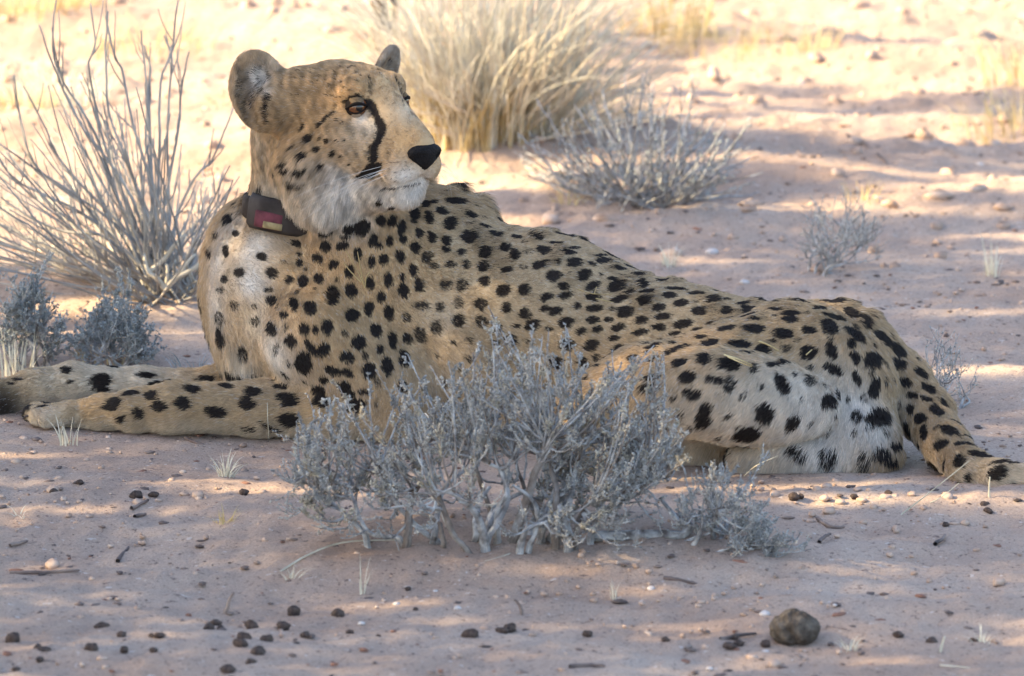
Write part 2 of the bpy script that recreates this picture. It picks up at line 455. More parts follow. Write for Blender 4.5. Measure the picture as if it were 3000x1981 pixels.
hx, hy, hz = HO
AX = nonuni(-0.86, 0.98, hx - .18, hx + .15, .0030, .0052)
AY = nonuni(-0.44, 0.46, hy - .17, hy + .14, .0036, .0052)
AZ_ = nonuni(-0.045, hz + .15, hz - .18, hz + .16, .0030, .0050)
D = np.full((len(AX), len(AY), len(AZ_)), 0.15, dtype=np.float32)
for p in PR:
    if p['t'] == 'c':
        lo = np.minimum(p['a'] - p['ra'], p['b'] - p['rb']); hi = np.maximum(p['a'] + p['ra'], p['b'] + p['rb'])
    else:
        R_ = p['r'].max(); lo, hi = p['a'] - R_, p['a'] + R_
    mg = p['k'] + .02
    sl = [slice(max(0, int(np.searchsorted(A, l - mg)) - 1), int(np.searchsorted(A, h + mg)) + 1) for A, l, h in zip((AX, AY, AZ_), lo, hi)]
    xs, ys, zs = AX[sl[0]], AY[sl[1]], AZ_[sl[2]]
    if min(len(xs), len(ys), len(zs)) == 0: continue
    Q = np.stack(np.meshgrid(xs, ys, zs, indexing='ij'), -1)
    d = sdf_prim(p, Q).astype(np.float32)
    cur = D[sl[0], sl[1], sl[2]]; k = p['k']
    if p.get('sub'):
        d = -d; h = np.clip(.5 - .5 * (cur - d) / k, 0, 1)
        D[sl[0], sl[1], sl[2]] = cur * (1 - h) + d * h + k * h * (1 - h)
    else:
        h = np.clip(.5 + .5 * (cur - d) / k, 0, 1)
        D[sl[0], sl[1], sl[2]] = cur * (1 - h) + d * h - k * h * (1 - h)

def surface_nets(D, ax, ay, az):
    S = D < 0
    nx, ny, nz = D.shape
    cnt = np.zeros((nx - 1, ny - 1, nz - 1), np.int8)
    for i in (0, 1):
        for j in (0, 1):
            for k in (0, 1):
                cnt += S[i:nx - 1 + i, j:ny - 1 + j, k:nz - 1 + k]
    ci = np.argwhere((cnt > 0) & (cnt < 8))
    vid = np.full(cnt.shape, -1, np.int32); vid[ci[:, 0], ci[:, 1], ci[:, 2]] = np.arange(len(ci))
    acc = np.zeros((len(ci), 3)); num = np.zeros(len(ci))
    cs = [(i, j, k) for i in (0, 1) for j in (0, 1) for k in (0, 1)]
    for a in cs:
        for b in cs:
            if sum(b) - sum(a) == 1 and all(bb >= aa for aa, bb in zip(a, b)):
                va = D[ci[:, 0] + a[0], ci[:, 1] + a[1], ci[:, 2] + a[2]]; vb = D[ci[:, 0] + b[0], ci[:, 1] + b[1], ci[:, 2] + b[2]]
                m = (va < 0) != (vb < 0)
                t = (va / (va - vb + 1e-12))
                for c, A in enumerate((ax, ay, az)):
                    pa = A[ci[:, c] + a[c]]; pb = A[ci[:, c] + b[c]]
                    acc[:, c] += np.where(m, pa + (pb - pa) * t, 0)
                num += m
    V = acc / num[:, None]
    F = []
    e = np.argwhere(S[:-1] != S[1:]); e = e[(e[:, 1] > 0) & (e[:, 2] > 0) & (e[:, 1] < ny - 1) & (e[:, 2] < nz - 1)]
    f = np.stack([vid[e[:, 0], e[:, 1] - 1, e[:, 2] - 1], vid[e[:, 0], e[:, 1], e[:, 2] - 1], vid[e[:, 0], e[:, 1], e[:, 2]], vid[e[:, 0], e[:, 1] - 1, e[:, 2]]], 1)
    fl = S[e[:, 0], e[:, 1], e[:, 2]]; F.append(np.where(fl[:, None], f, f[:, ::-1]))
    e = np.argwhere(S[:, :-1] != S[:, 1:]); e = e[(e[:, 0] > 0) & (e[:, 2] > 0) & (e[:, 0] < nx - 1) & (e[:, 2] < nz - 1)]
    f = np.stack([vid[e[:, 0] - 1, e[:, 1], e[:, 2] - 1], vid[e[:, 0], e[:, 1], e[:, 2] - 1], vid[e[:, 0], e[:, 1], e[:, 2]], vid[e[:, 0] - 1, e[:, 1], e[:, 2]]], 1)
    fl = S[e[:, 0], e[:, 1], e[:, 2]]; F.append(np.where(fl[:, None], f[:, ::-1], f))
    e = np.argwhere(S[:, :, :-1] != S[:, :, 1:]); e = e[(e[:, 0] > 0) & (e[:, 1] > 0) & (e[:, 0] < nx - 1) & (e[:, 1] < ny - 1)]
    f = np.stack([vid[e[:, 0] - 1, e[:, 1] - 1, e[:, 2]], vid[e[:, 0], e[:, 1] - 1, e[:, 2]], vid[e[:, 0], e[:, 1], e[:, 2]], vid[e[:, 0] - 1, e[:, 1], e[:, 2]]], 1)
    fl = S[e[:, 0], e[:, 1], e[:, 2]]; F.append(np.where(fl[:, None], f, f[:, ::-1]))
    return V, np.concatenate(F)

BV, BF = surface_nets(D, AX, AY, AZ_)
del D
# light smoothing of the voxel steps
edges = np.concatenate([BF[:, [0, 1]], BF[:, [1, 2]], BF[:, [2, 3]], BF[:, [3, 0]]])
def lap(V):
    s = np.zeros_like(V); c = np.zeros(len(V))
    for a, b in ((0, 1), (1, 0)):
        for ax in range(3): s[:, ax] += np.bincount(edges[:, a], V[edges[:, b], ax], len(V))
        c += np.bincount(edges[:, a], minlength=len(V))
    return s / c[:, None]
for w in (.5, -.48, .5, -.48, .4):
    BV = BV + w * (lap(BV) - BV)

cheetah = empty('cheetah', (0.05, 0.05, 0.0))
tag(cheetah, 'cheetah with black spots lying on the sand, head turned back over its shoulder', 'cheetah')
body = new_mesh('body', BV, BF, None, parent=cheetah)
bvh = BVHTree.FromPolygons([tuple(v) for v in BV], [tuple(f) for f in BF])

# vertex normals
fn = np.cross(BV[BF[:, 2]] - BV[BF[:, 0]], BV[BF[:, 3]] - BV[BF[:, 1]])
VN = np.zeros_like(BV)
for c in range(4):
    for ax in range(3): VN[:, ax] += np.bincount(BF[:, c], fn[:, ax], len(BV))
VN /= np.linalg.norm(VN, axis=1)[:, None] + 1e-12
if ((BV - BV.mean(0)) * VN).sum() < 0: VN = -VN

# comb direction and fur length per vertex
W = np.zeros(len(BV)); CMB = np.zeros_like(BV); LEN = np.zeros(len(BV))
for p in PR:
    if p.get('sub') and p['ln'] < .005: continue
    d = np.maximum(sdf_prim(p, BV), 0)
    if p.get('sub'): d = np.abs(sdf_prim(p, BV)) * 1.6
    w = np.exp(-np.minimum(d, .2) / .010)
    W += w; CMB += w[:, None] * p['comb']; LEN += w * p['ln']
CMB /= W[:, None] + 1e-9; LEN /= W + 1e-9
# ------------------------------------------------------------------ the coat: pigment and some flank shade laid on the skin (spots are ellipses on the surface itself)
def hit(px, py):
    d = ray(px, py); d = d / np.linalg.norm(d)
    loc, nrm, fi, dist = bvh.ray_cast(Vector(CO), Vector(d))
    if loc is None: return None
    n = np.array(nrm)
    if n @ d > 0: n = -n
    return np.array(loc), n, d

def face_head(p, lim=.19): return np.linalg.norm(p - HO) < lim

SPOTS = []   # centre, axis1, axis2, normal, strength, softness
def add_spot(px, py, rx, ry, ang=0, st=1.0, soft=.18):
    h = hit(px, py)
    if h is None: return
    c, n, d = h
    dist = np.linalg.norm(c - CO); s = dist / FPX
    a = math.radians(ang)
    e1 = math.cos(a) * RGT + math.sin(a) * UPV          # counter-clockwise
    e2 = -math.sin(a) * RGT + math.cos(a) * UPV
    out = []
    for e, r in ((e1, rx), (e2, ry)):
        t = e - d * (e @ n) / (d @ n)            # onto the tangent plane
        L = np.linalg.norm(t)
        if L > 1.8: t *= 1.8 / L
        out.append(t * r * s)
    SPOTS.append((c, out[0], out[1], n, st, soft))

def add_list(x0, y0, sc, rows, k_=1.02):
    for r in rows:
        cx, cy, rx, ry = r[:4]
        ang = r[4] if len(r) > 4 else 0
        st = min(1.0, (r[5] if len(r) > 5 else 1.0) * 1.08)
        add_spot(x0 + cx / sc, y0 + cy / sc, k_ * rx / sc, k_ * ry / sc, ang, max(st, .72), r[6] * .8 if len(r) > 6 else .16)

SHOULDER = [
 (1545,105,35,25,-20),(1600,90,30,15,0),(1740,85,70,25,-5),(1655,150,45,28,-15),(1845,175,45,25,-15),(1345,120,28,25),(1265,85,22,18),
 (1262,195,30,42),(1335,205,30,42),(1395,250,30,48),(1472,178,33,45,15),(1572,190,30,42,20),(1715,230,45,45,-30),(1512,292,26,36,15),(1593,322,28,40,20),(1690,345,38,30,-20),(1830,320,50,40,-30),
 (1320,340,26,35),(1215,335,32,45,-20),(1250,370,26,28),(1413,335,26,32,20),(1490,385,34,42,20),(1393,445,33,46,15),(1688,402,34,24,-20),(1790,420,35,25),(1820,500,25,30),(1565,455,35,45,0,.8,.3),(1610,510,30,25,0,.8,.3),(1720,500,40,25,0,.8),
 (900,265,50,35),(1140,240,50,65,-20),(1060,245,40,45),(1030,310,40,15),(905,370,38,40),(1015,372,45,32,10),(705,360,40,25,-10),(1115,425,30,45),
 (852,456,36,28,10),(955,500,40,32,10),(730,485,28,25,20),(730,430,25,15),(770,525,20,12,0,.7),(870,500,15,6),
 (1207,485,27,40),(1285,470,35,40),(1060,545,35,45),(1475,540,28,42,10),(1405,578,18,25),(1313,602,32,48,5),(1195,620,32,45),
 (545,555,38,38,0,.9,.3),(480,450,35,28,0,.9,.3),(660,600,30,28,15),(755,612,35,40),(860,592,32,35),(980,600,18,18,0,.4,.4),
 (525,668,35,18,0,.8,.3),(1070,670,42,46),(940,708,43,58),(1268,708,30,42,10),(1413,668,36,55,15),(1512,635,32,45,10),
 (555,735,40,30,0,.9,.3),(697,757,30,40,15),(797,780,40,45),(1187,790,35,48),(1070,830,47,45,10),(1318,815,36,52,5),(1430,845,30,30,0,.8),(1530,770,55,30,0,.8,.35),
 (630,826,30,22),(915,912,40,52),(833,925,22,28,10),(762,925,40,38,-30),(545,910,30,45,20,.9,.3),(1230,930,38,48,20),(1338,993,32,55,10),(1437,985,30,36,10),(1025,950,22,22,0,.4,.4),(1120,1008,50,48,10),
 (672,997,38,45,15),(805,1040,70,25,-50),(888,1058,40,48,-30),(1257,1055,26,36,10),(1040,1102,50,42,-30),(1415,1115,38,55,10,.9,.3),(1308,1165,38,60,15),(1187,1190,48,52,20),
 (758,1150,58,75,0,1,.25),(945,1195,60,28,-20),(1040,1205,50,25,-30),(890,1255,30,25),(1410,1300,35,42,30),(1520,960,35,60,20,.8,.4),(1625,915,40,45,20,.8,.4),(1770,875,42,45,0,.9,.3),
 (1690,635,40,35,0,.8,.4),(1790,640,40,40,0,.8,.4),(1650,780,30,35,0,.7,.4),(1770,750,35,40,0,.7,.4),
 (290,190,35,38),(160,260,18,32),(310,303,38,25),(200,295,20,22,0,.5),(245,415,35,42),(155,405,20,40),(335,555,38,32,0,.9,.3),(235,597,25,28),(210,665,30,20,0,.7,.4),(300,765,30,30,0,.7,.4),(210,965,35,60,15),(205,850,35,45,20,.6,.4),
 (290,1200,65,40,-30),(420,1240,60,30,0),(355,1060,30,45,20,.8,.4),(270,112,20,18),(355,100,35,25),(440,870,35,30,0,.6,.5),(575,1050,20,40,0,.5,.5),(435,775,20,15,0,.6,.4)]
add_list(550, 550, 2.24, SHOULDER)
add_list(0, 1000, 1.98, [
 (395,165,35,25,-10),(590,225,65,35,5,1,.3),(600,280,60,20),(860,198,60,20,-5),(1210,215,50,20),(415,235,20,15),(110,215,30,10),(70,243,25,8),
 (905,245,40,12,10),(770,300,50,15,5),(890,310,40,30,20),(670,350,45,30,25),(655,385,40,20),(715,452,30,25),(815,418,38,32),(930,375,50,30,-5),(1075,358,48,38,-10),(1130,278,52,25,-8),(1265,408,70,32,-10),(1450,358,50,40,0),(1480,290,52,28,-8),
 (1330,260,45,15,-5),(1640,260,35,20),(1685,335,70,42,-12),(1690,455,65,40,-8),(1845,275,42,28,-20),(1875,345,55,40,-12),(2070,365,55,40,-5),(1990,250,45,25,-10),(2010,290,50,20,-10),(2110,285,40,14,-8),(1455,512,40,18,0,.6),(1590,500,70,12,-25)])
add_list(1200, 550, 2.375, [
 (510,265,45,18,-10),(580,320,55,28,-15),(735,340,45,20,-10),(865,348,55,22,-10),(680,250,45,18),(790,262,45,28),(1005,385,50,15,-8),(510,448,42,42,15),(655,415,42,32),(720,465,42,38,30),(920,428,50,30,-5),(1090,445,60,20,-5),(1140,515,60,32,0),(1020,515,18,22),(895,535,52,28,20),
 (1335,500,48,28),(1320,465,45,15),(1440,555,52,24,-8),(1130,415,40,15),(500,545,35,38),(670,570,45,20,10),(995,610,52,42,15),(1205,605,55,42,30),(1325,600,18,15,0,.6),(1265,680,55,35,25),(1065,683,38,28,0),(1400,628,35,15,0),(1425,683,55,40,25),(1560,610,45,22,-10),(1605,668,50,32,-5),
 (1620,585,60,15,-12),(1740,645,40,20,-10),(1635,725,48,15,5),(1505,725,30,18,15),(645,715,52,42,30),(790,710,45,40,25),(515,650,38,35),(1080,745,55,27,15),(945,762,50,30,20),(1270,755,52,32,5),(1450,775,58,25,12),(1840,700,80,15,-5),(1800,745,52,22,0),(1620,785,52,30,15),(1160,818,32,22,10),
 (670,832,35,40),(485,805,45,45,0,.9,.3),(935,840,35,25,20),(1010,855,52,30,20),(1280,838,60,27,5),(1490,865,58,40,5),(1405,840,25,15,0,.5),(1725,832,48,27,10),(1880,800,50,28,10),(1980,735,60,14,-3),(2090,780,52,28,-5),(795,875,42,40,35),(845,955,52,38,25),(1755,895,60,25,5),(2005,855,55,30,0),
 (2185,855,45,35,0),(2300,805,45,15),(2330,855,50,28,-5),(1080,938,52,38,20),(1265,918,45,28,5),(1375,918,30,22,0),(1600,922,55,25,10),(1440,972,50,27,12),(1730,970,55,24,-8),(1895,945,70,30,12),(600,985,42,38,25),(960,980,30,18),(735,960,30,15),(1180,995,38,28,25),(1295,980,42,25,10),(1595,1005,65,24,10),
 (2090,940,40,10,10),(1410,1045,38,22,5),(1080,1085,55,42,20),(1250,1090,58,42,25),(1840,1010,45,15,15),(1450,1120,55,35,15),(800,1065,22,15,0,.6),(1000,1215,45,45,0),(1190,1215,40,35),(690,1050,45,40),(585,1075,30,20,0,.7),(1320,1230,45,22),(490,930,45,40,0,.8,.3),(780,1310,30,50),
 (1565,1180,35,18,20),(1720,1105,55,28,20),(1845,1080,30,12,15),(1870,1130,75,32,22),(1690,1080,45,14,15),(1710,1190,40,15,20),(1890,1210,55,25,15),(1690,1310,75,18,10),(1680,1385,80,32,5),(1945,1305,58,45,0),(2010,985,55,14,10)])
add_list(1750, 850, 1.9, [
 (585,262,35,15,5),(635,295,52,25,12),(730,210,50,22,10),(605,378,45,28,12),(745,410,58,35,-10),(665,490,60,20,-12),(540,570,50,30,-15),(745,520,40,45,-30,.8,.3),(880,430,25,30,0,.8),(890,215,50,24,0),(1010,105,42,17,0),(1045,240,55,28,-3),(1085,160,45,20,0),(1185,220,40,24,-8),(1250,103,42,17,-5),(1150,70,45,14),(1025,75,30,10),
 (1300,200,50,40,-25),(1330,150,60,20,-15),(1435,240,65,28,-35),(1400,120,50,30,-30),(1470,170,40,25,-50),(805,300,58,24,-5),(930,335,40,35,-10),(1060,320,32,25,0,.7),(1180,340,48,40,10),(1310,330,30,50,25),(1415,290,25,30,30),(1535,378,48,48,0),(1435,365,25,40,25),(1575,255,60,30,-40),(1660,320,60,28,-45),(1655,395,50,30,-35),
 (1040,410,70,18,-3),(1320,430,60,25,-30),(1040,520,32,65,30,.95,.3),(1190,500,30,30,0,.7,.4),(1295,610,42,42,0,.9,.3),(1445,480,20,45,20),(1545,530,32,60,-10),(600,700,42,75,-12,.95,.35),(940,680,48,60,8,1,.3),(840,800,75,42,12,1,.3),(1095,735,32,55,-35,.9,.3),(1120,900,60,35,-30,.7,.5),(1290,925,50,55,0,.75,.5),(1445,690,35,30,0,.8,.3),
 (1565,690,55,55,0,.95,.3),(1590,900,40,45,0,.9,.3),(1655,850,35,25),(1490,950,35,55,0,.5,.5),(1640,940,30,20),(1790,450,45,22,-45),(1710,505,45,24,-25),(1835,540,50,20,-35),(1750,580,32,22,-10),(1825,600,35,15,-25),(1740,655,25,30),(1885,665,45,28,-30),(1920,620,40,15,-45),(1800,710,35,28,0),(2000,740,50,18,-35),
 (1950,775,52,25,-15),(1820,785,28,42,0),(1910,855,45,30,20),(2045,855,60,20,-10),(2060,810,45,14,-30),(2130,910,70,20,-15),(2005,945,30,45,-15),(2260,955,80,14,-3),(2220,1010,55,40,30),(2050,1040,20,25),(1925,970,14,30),(2290,1085,25,15),(2360,1115,60,14),(1090,130,55,14,3),(900,165,30,12),(820,100,45,18)])
n_body = len(SPOTS)
add_list(600, 80, 2.45, [   # the face
 (765,790,32,24,40),(838,797,12,12),(888,812,18,16),(958,812,12,14,0,.8),(1020,805,10,10,0,.6),(828,865,22,20,25),(722,900,35,22,20),(930,902,18,22,0,.9),(990,922,14,14,0,.8),(853,978,26,20,10),(600,950,38,12,30),(605,992,30,16,10),(712,1003,45,20,15),(645,1080,38,24,-5,.9),
 (690,1105,40,15,-10,.8),(960,665,12,12,0,.7),(995,690,14,12,0,.7),(720,720,10,35,-25,.9),(655,850,35,8,25,.8),(520,1005,30,10,25,.8),(335,1015,30,20,0,.8),(560,960,20,8,20,.7),(400,1150,25,35,0,.8),(330,1090,25,20,0,.7),(1045,985,10,8,0,.7)], 1.08)
def stroke(pts, widths, st=1.0, soft=.3, n=14):
    p = smooth_path([(a, b, 0) for a, b in pts], n)
    w = np.interp(np.linspace(0, 1, n), np.linspace(0, 1, len(widths)), widths)
    for (x, y, _), r in zip(p, w): add_spot(600 + x / 2.45, 80 + y / 2.45, r / 2.45, r / 2.45, 0, st, soft)
stroke([(1150,545),(1195,560),(1235,640),(1270,720),(1255,800),(1220,870),(1215,940)], [26,34,27,36,28,30,36], n=18)   # tear line
stroke([(1250,1000),(1200,1035),(1130,1065)], [34,44,28])                                                             # lip corner
stroke([(940,610),(880,655),(830,700)], [9,14,18], .95)
stroke([(1000,540),(1060,515),(1130,520)], [10,16,22], .95)                                                           # upper lid
stroke([(1185,350),(1190,430),(1195,480)], [8,16,10], .55, .5)
stroke([(1370,360),(1410,470),(1430,560)], [10,12,8], .6, .4)
stroke([(1490,530),(1530,545)], [14,12], 1)
stroke([(470,500),(455,600),(460,690)], [26,22,10], .8, .4)                                                           # ear base
stroke([(700,260),(800,235)], [18,30], .6, .5)
for t_ in np.linspace(0, 1, 9):                                                                                       # mouth line
    add_spot(600 + (1290 + t_ * 240) / 2.45, 80 + (1150 - 40 * t_ + 15 * math.sin(3 * t_)) / 2.45, 8, 2.2, 15, .75, .4)

fr_ = np.random.default_rng(5)
for _ in range(70):                                                                                                   # faint flecks on the brow and crown
    add_spot(fr_.uniform(860, 1150), fr_.uniform(165, 290), fr_.uniform(3, 7), fr_.uniform(2, 4), fr_.uniform(-30, 30), fr_.uniform(.35, .6), .6)
for _ in range(40):
    add_spot(fr_.uniform(1100, 1210), fr_.uniform(470, 530), 2.6, 1.8, 0, .45, .6)                                    # whisker rows
for _ in range(26):
    add_spot(fr_.uniform(700, 800), fr_.uniform(200, 340), fr_.uniform(4, 9), fr_.uniform(6, 16), fr_.uniform(-20, 20), .38, .9)   # dark hair in the ear
# small fainter spots between the large ones
hv0 = np.array([s[0] for s in SPOTS]); added = 0
for i in rng.permutation(len(BV))[:30000]:
    p_, n_ = BV[i], VN[i]
    if added >= 110: break
    if p_[2] < .06 or n_ @ np.array([0, -1, .17]) < .35 or face_head(p_, .22) or p_[0] < -.35: continue
    if np.min(((hv0 - p_) ** 2).sum(1)) < .0205 ** 2: continue
    t1 = CMB[i] - n_ * (CMB[i] @ n_); t1 /= np.linalg.norm(t1) + 1e-9; r_ = rng.uniform(.003, .0062)
    SPOTS.append((p_, t1 * r_ * 1.3, np.cross(n_, t1) * r_, n_, rng.uniform(.5, .9), .35))
    hv0 = np.concatenate([hv0, p_[None]]); added += 1
# the side the camera never sees: spots spread at the same spacing
cand = rng.permutation(len(BV))[:9000]
have = [s[0] for s in SPOTS]
hv = np.array(have)
vis_dir = (CO - np.array([0, 0, .25])); vis_dir = vis_dir / np.linalg.norm(vis_dir)
hid = []
for i in cand:
    p_, n_ = BV[i], VN[i]
    if p_[2] < .015 or (n_ @ vis_dir > .12 and p_[0] < .765) or face_head(p_, .185): continue
    sp = .034 if not face_head(p_, .19) else .025
    if np.min(((hv - p_) ** 2).sum(1)) < sp ** 2: continue
    if hid and np.min(((np.array(hid) - p_) ** 2).sum(1)) < sp ** 2: continue
    hid.append(p_)
    t1 = CMB[i] - n_ * (CMB[i] @ n_); t1 /= np.linalg.norm(t1) + 1e-9
    r_ = rng.uniform(.008, .013)
    SPOTS.append((p_, t1 * r_ * 1.25, np.cross(n_, t1) * r_, n_, 1.0, .2))

# broad coat colours, with shade worked into the grey-brown flank: px, py, radius px, colour, weight
TAN = np.array([.485, .345, .200]); CREAM = np.array([.66, .575, .46]); WHITE = np.array([.78, .75, .70]); OCHRE = np.array([.47, .285, .125])
GREYB = np.array([.40, .305, .195]); DARK = np.array([.030, .022, .018]); GREY = np.array([.34, .31, .28]); BROWN = np.array([.20, .125, .07])
BLOBS = [
 (1000,800,230,OCHRE,.45),(900,1000,170,OCHRE,.3),(1250,760,160,OCHRE,.3),(1600,800,220,GREYB,.75),(1950,900,220,GREYB,.75),(2450,950,140,GREYB,.5),(1500,1000,180,GREYB,.6),(1350,700,130,GREYB,.5),(700,1190,160,GREYB,.5),(400,1200,120,GREYB,.5),(2300,950,200,OCHRE,.25),
 (745,720,70,WHITE,.65),(735,830,62,WHITE,.7),(745,950,60,CREAM,.9),(800,1040,80,WHITE,.7),(640,760,85,WHITE,.55),(630,900,80,WHITE,.5),(690,660,70,WHITE,.5),(700,1060,60,CREAM,.8),(720,1090,50,WHITE,.4),
 (745,480,60,WHITE,.7),(760,400,50,CREAM,.5),(790,560,60,CREAM,.5),
 (2000,1230,110,CREAM,.75),(2150,1200,120,CREAM,.8),(2300,1130,90,CREAM,.8),(2350,1250,140,WHITE,.75),(2500,1180,90,WHITE,.6),(2400,1370,140,WHITE,.7),(2200,1370,140,CREAM,.8),(2560,1260,70,WHITE,.7),(2000,1330,90,CREAM,.6),(2590,1380,70,OCHRE,.5),(2250,1210,120,CREAM,.6),(2450,1080,80,CREAM,.3),
 (2900,1400,70,CREAM,.5),(3000,1410,90,CREAM,.6),(2820,1390,50,CREAM,.4),(2640,1180,40,CREAM,.5),
 (300,1105,140,CREAM,.7),(450,1110,120,CREAM,.6),(150,1120,90,CREAM,.3),(15,1195,70,DARK,.9),(-10,1180,60,DARK,.8),(120,1215,70,GREY,.4),(250,1200,60,BROWN,.2),
 (1330,1080,80,CREAM,.35),(1300,930,70,CREAM,.35),
 (1000,235,130,OCHRE,.60),(900,280,100,OCHRE,.5),(1180,390,80,OCHRE,.55),(1100,260,70,OCHRE,.4),(1020,400,80,OCHRE,.35),(870,400,80,OCHRE,.45),(1150,470,50,OCHRE,.4),(840,430,80,OCHRE,.4),(870,330,70,GREYB,.4),(1190,400,50,OCHRE,.3),
 # face
 (1190,575,60,WHITE,.95),(1130,590,60,WHITE,.9),(1060,560,60,WHITE,.75),(1230,530,40,WHITE,.85),(1180,525,45,WHITE,.85),(1000,520,60,WHITE,.55),(960,600,90,WHITE,.8),(860,600,80,CREAM,.9),(1040,620,60,WHITE,.8),(880,510,80,CREAM,.55),(790,560,60,CREAM,.4),
 (1090,370,36,CREAM,.75),(1060,350,22,WHITE,.6),(1020,420,70,CREAM,.35),(1140,230,55,OCHRE,.35),(1190,330,50,CREAM,.25),(1150,165,70,GREY,.6),(1050,160,60,GREY,.45),(930,170,60,GREYB,.5),
 (752,240,60,GREY,.6),(765,215,36,WHITE,.75),(735,290,32,BROWN,.75),(790,270,20,WHITE,.5),(720,235,22,BROWN,.5),(740,345,30,BROWN,.5)]
BL = []
for (bx, by, br, bc, bw) in BLOBS:
    h = hit(bx, by)
    if h is not None: BL.append((h[0], br * 5.0e-4, bc, bw))
# nose leather is dark under the nose part too; belly and underside are pale
def coat(p, nrm):
    col = np.tile(TAN, (len(p), 1))
    belly = np.clip(-nrm[:, 2] * 1.4 - .1, 0, 1) * np.clip((.2 - p[:, 2]) / .1, 0, 1) * .7
    col = col + belly[:, None] * (CREAM - col)
    far = np.clip((p[:, 1] - .30) / .08, 0, 1) * .3
    for (c, r, bc, w) in BL:
        d2 = ((p - c) ** 2).sum(1) / (r * r)
        m = d2 < 5
        if m.any():
            a = (w * np.exp(-d2[m] * 1.1))[:, None]
            col[m] = col[m] + a * (bc - col[m])
    return col

def spot_mask(p, jitter=1.0):
    """pigment 0..1 at points p; hairs stray a little over the rims"""
    order = np.argsort(p[:, 0]); xs = p[order, 0]
    out = np.zeros(len(p))
    nz = .11 * vnoise(p, 60, 21) + .05 * vnoise(p, 140, 22)
    for (c, a1, a2, n, st, soft) in SPOTS:
        R_ = max(np.linalg.norm(a1), np.linalg.norm(a2)) * 1.6 + .004
        i0, i1 = np.searchsorted(xs, c[0] - R_), np.searchsorted(xs, c[0] + R_)
        if i1 <= i0: continue
        ii = order[i0:i1]
        v = p[ii] - c
        near_ = (np.abs(v) < R_).all(1)
        ii = ii[near_]; v = v[near_]
        if len(ii) == 0: continue
        G = np.array([[a1 @ a1, a1 @ a2], [a1 @ a2, a2 @ a2]])
        uv = np.stack([v @ a1, v @ a2], 1) @ np.linalg.pinv(G)
        dn = np.abs(v @ n) / (R_ * .9)
        d = np.sqrt((uv ** 2).sum(1) + dn ** 4) + nz[ii] * jitter
        s = st * np.clip((1.02 + soft * .5 - d) / max(soft, .05), 0, 1)
        out[ii] = np.maximum(out[ii], s)
    return out
SPOTC = np.array([.020, .0145, .012])
# ------------------------------------------------------------------ skin colour and fur strands
vc = coat(BV, VN)
sm_ = spot_mask(BV)
vcol = vc * (1 - sm_[:, None]) + SPOTC * sm_[:, None]
def attr_material(name, hair=False):
    m = bpy.data.materials.new(name); m.use_nodes = True
    n, l = m.node_tree.nodes, m.node_tree.links
    bs = n['Principled BSDF']
    at = n.new('ShaderNodeAttribute'); at.attribute_name = 'coat_colour'
    l.new(at.outputs['Color'], bs.inputs['Base Color'])
    bs.inputs['Roughness'].default_value = .62 if hair else .85
    bs.inputs['Specular IOR Level'].default_value = .35 if hair else .1
    if hair:
        tr = n.new('ShaderNodeBsdfTranslucent'); mx = n.new('ShaderNodeMixShader'); mx.inputs[0].default_value = .25
        l.new(at.outputs['Color'], tr.inputs['Color'])
        l.new(bs.outputs[0], mx.inputs[1]); l.new(tr.outputs[0], mx.inputs[2])
        l.new(mx.outputs[0], n['Material Output'].inputs['Surface'])
    return m
M['skin'] = attr_material('skin'); M['fur'] = attr_material('fur', True)
ca = body.data.attributes.new('coat_colour', 'FLOAT_COLOR', 'POINT')
ca.data.foreach_set('color', np.concatenate([vcol, np.ones((len(vcol), 1))], 1).astype(np.float32).ravel())
body.data.materials.append(M['skin'])

# root points by area, denser where the fur is short and fine (the face)
tri = np.concatenate([BF[:, [0, 1, 2]], BF[:, [0, 2, 3]]])
ar = .5 * np.linalg.norm(np.cross(BV[tri[:, 1]] - BV[tri[:, 0]], BV[tri[:, 2]] - BV[tri[:, 0]]), axis=1)
tc_ = BV[tri].mean(1); tn = VN[tri].mean(1)
dens = np.ones(len(tri))
dens[np.linalg.norm(tc_ - HO, axis=1) < .20] = 2.6
dens[(tn @ vis_dir) < -.15] *= .30
dens[tc_[:, 2] < .004] = .02
dens *= ~((tc_[:, 0] > .86))
NS = 560000
pick = rng.choice(len(tri), NS, p=ar * dens / (ar * dens).sum())
u_ = rng.random((NS, 2)); fl_ = u_.sum(1) > 1; u_[fl_] = 1 - u_[fl_]
bw_ = np.stack([1 - u_.sum(1), u_[:, 0], u_[:, 1]], 1)
T = tri[pick]
root = (BV[T] * bw_[:, :, None]).sum(1)
rn = (VN[T] * bw_[:, :, None]).sum(1); rn /= np.linalg.norm(rn, axis=1)[:, None]
rc = (CMB[T] * bw_[:, :, None]).sum(1)
rl = (LEN[T] * bw_).sum(1)
# no fur where the nose leather and the eyes are
NOSE_C = H(.197, 0, -.036)
ok = np.linalg.norm(root - NOSE_C, axis=1) > .0195
for ec, s in EYES: ok &= np.linalg.norm(root - (ec + Hd(.016, s * .012, 0)), axis=1) > .0145
root, rn, rc, rl = root[ok], rn[ok], rc[ok], rl[ok]
rsp = spot_mask(root)
rcol = coat(root, rn)
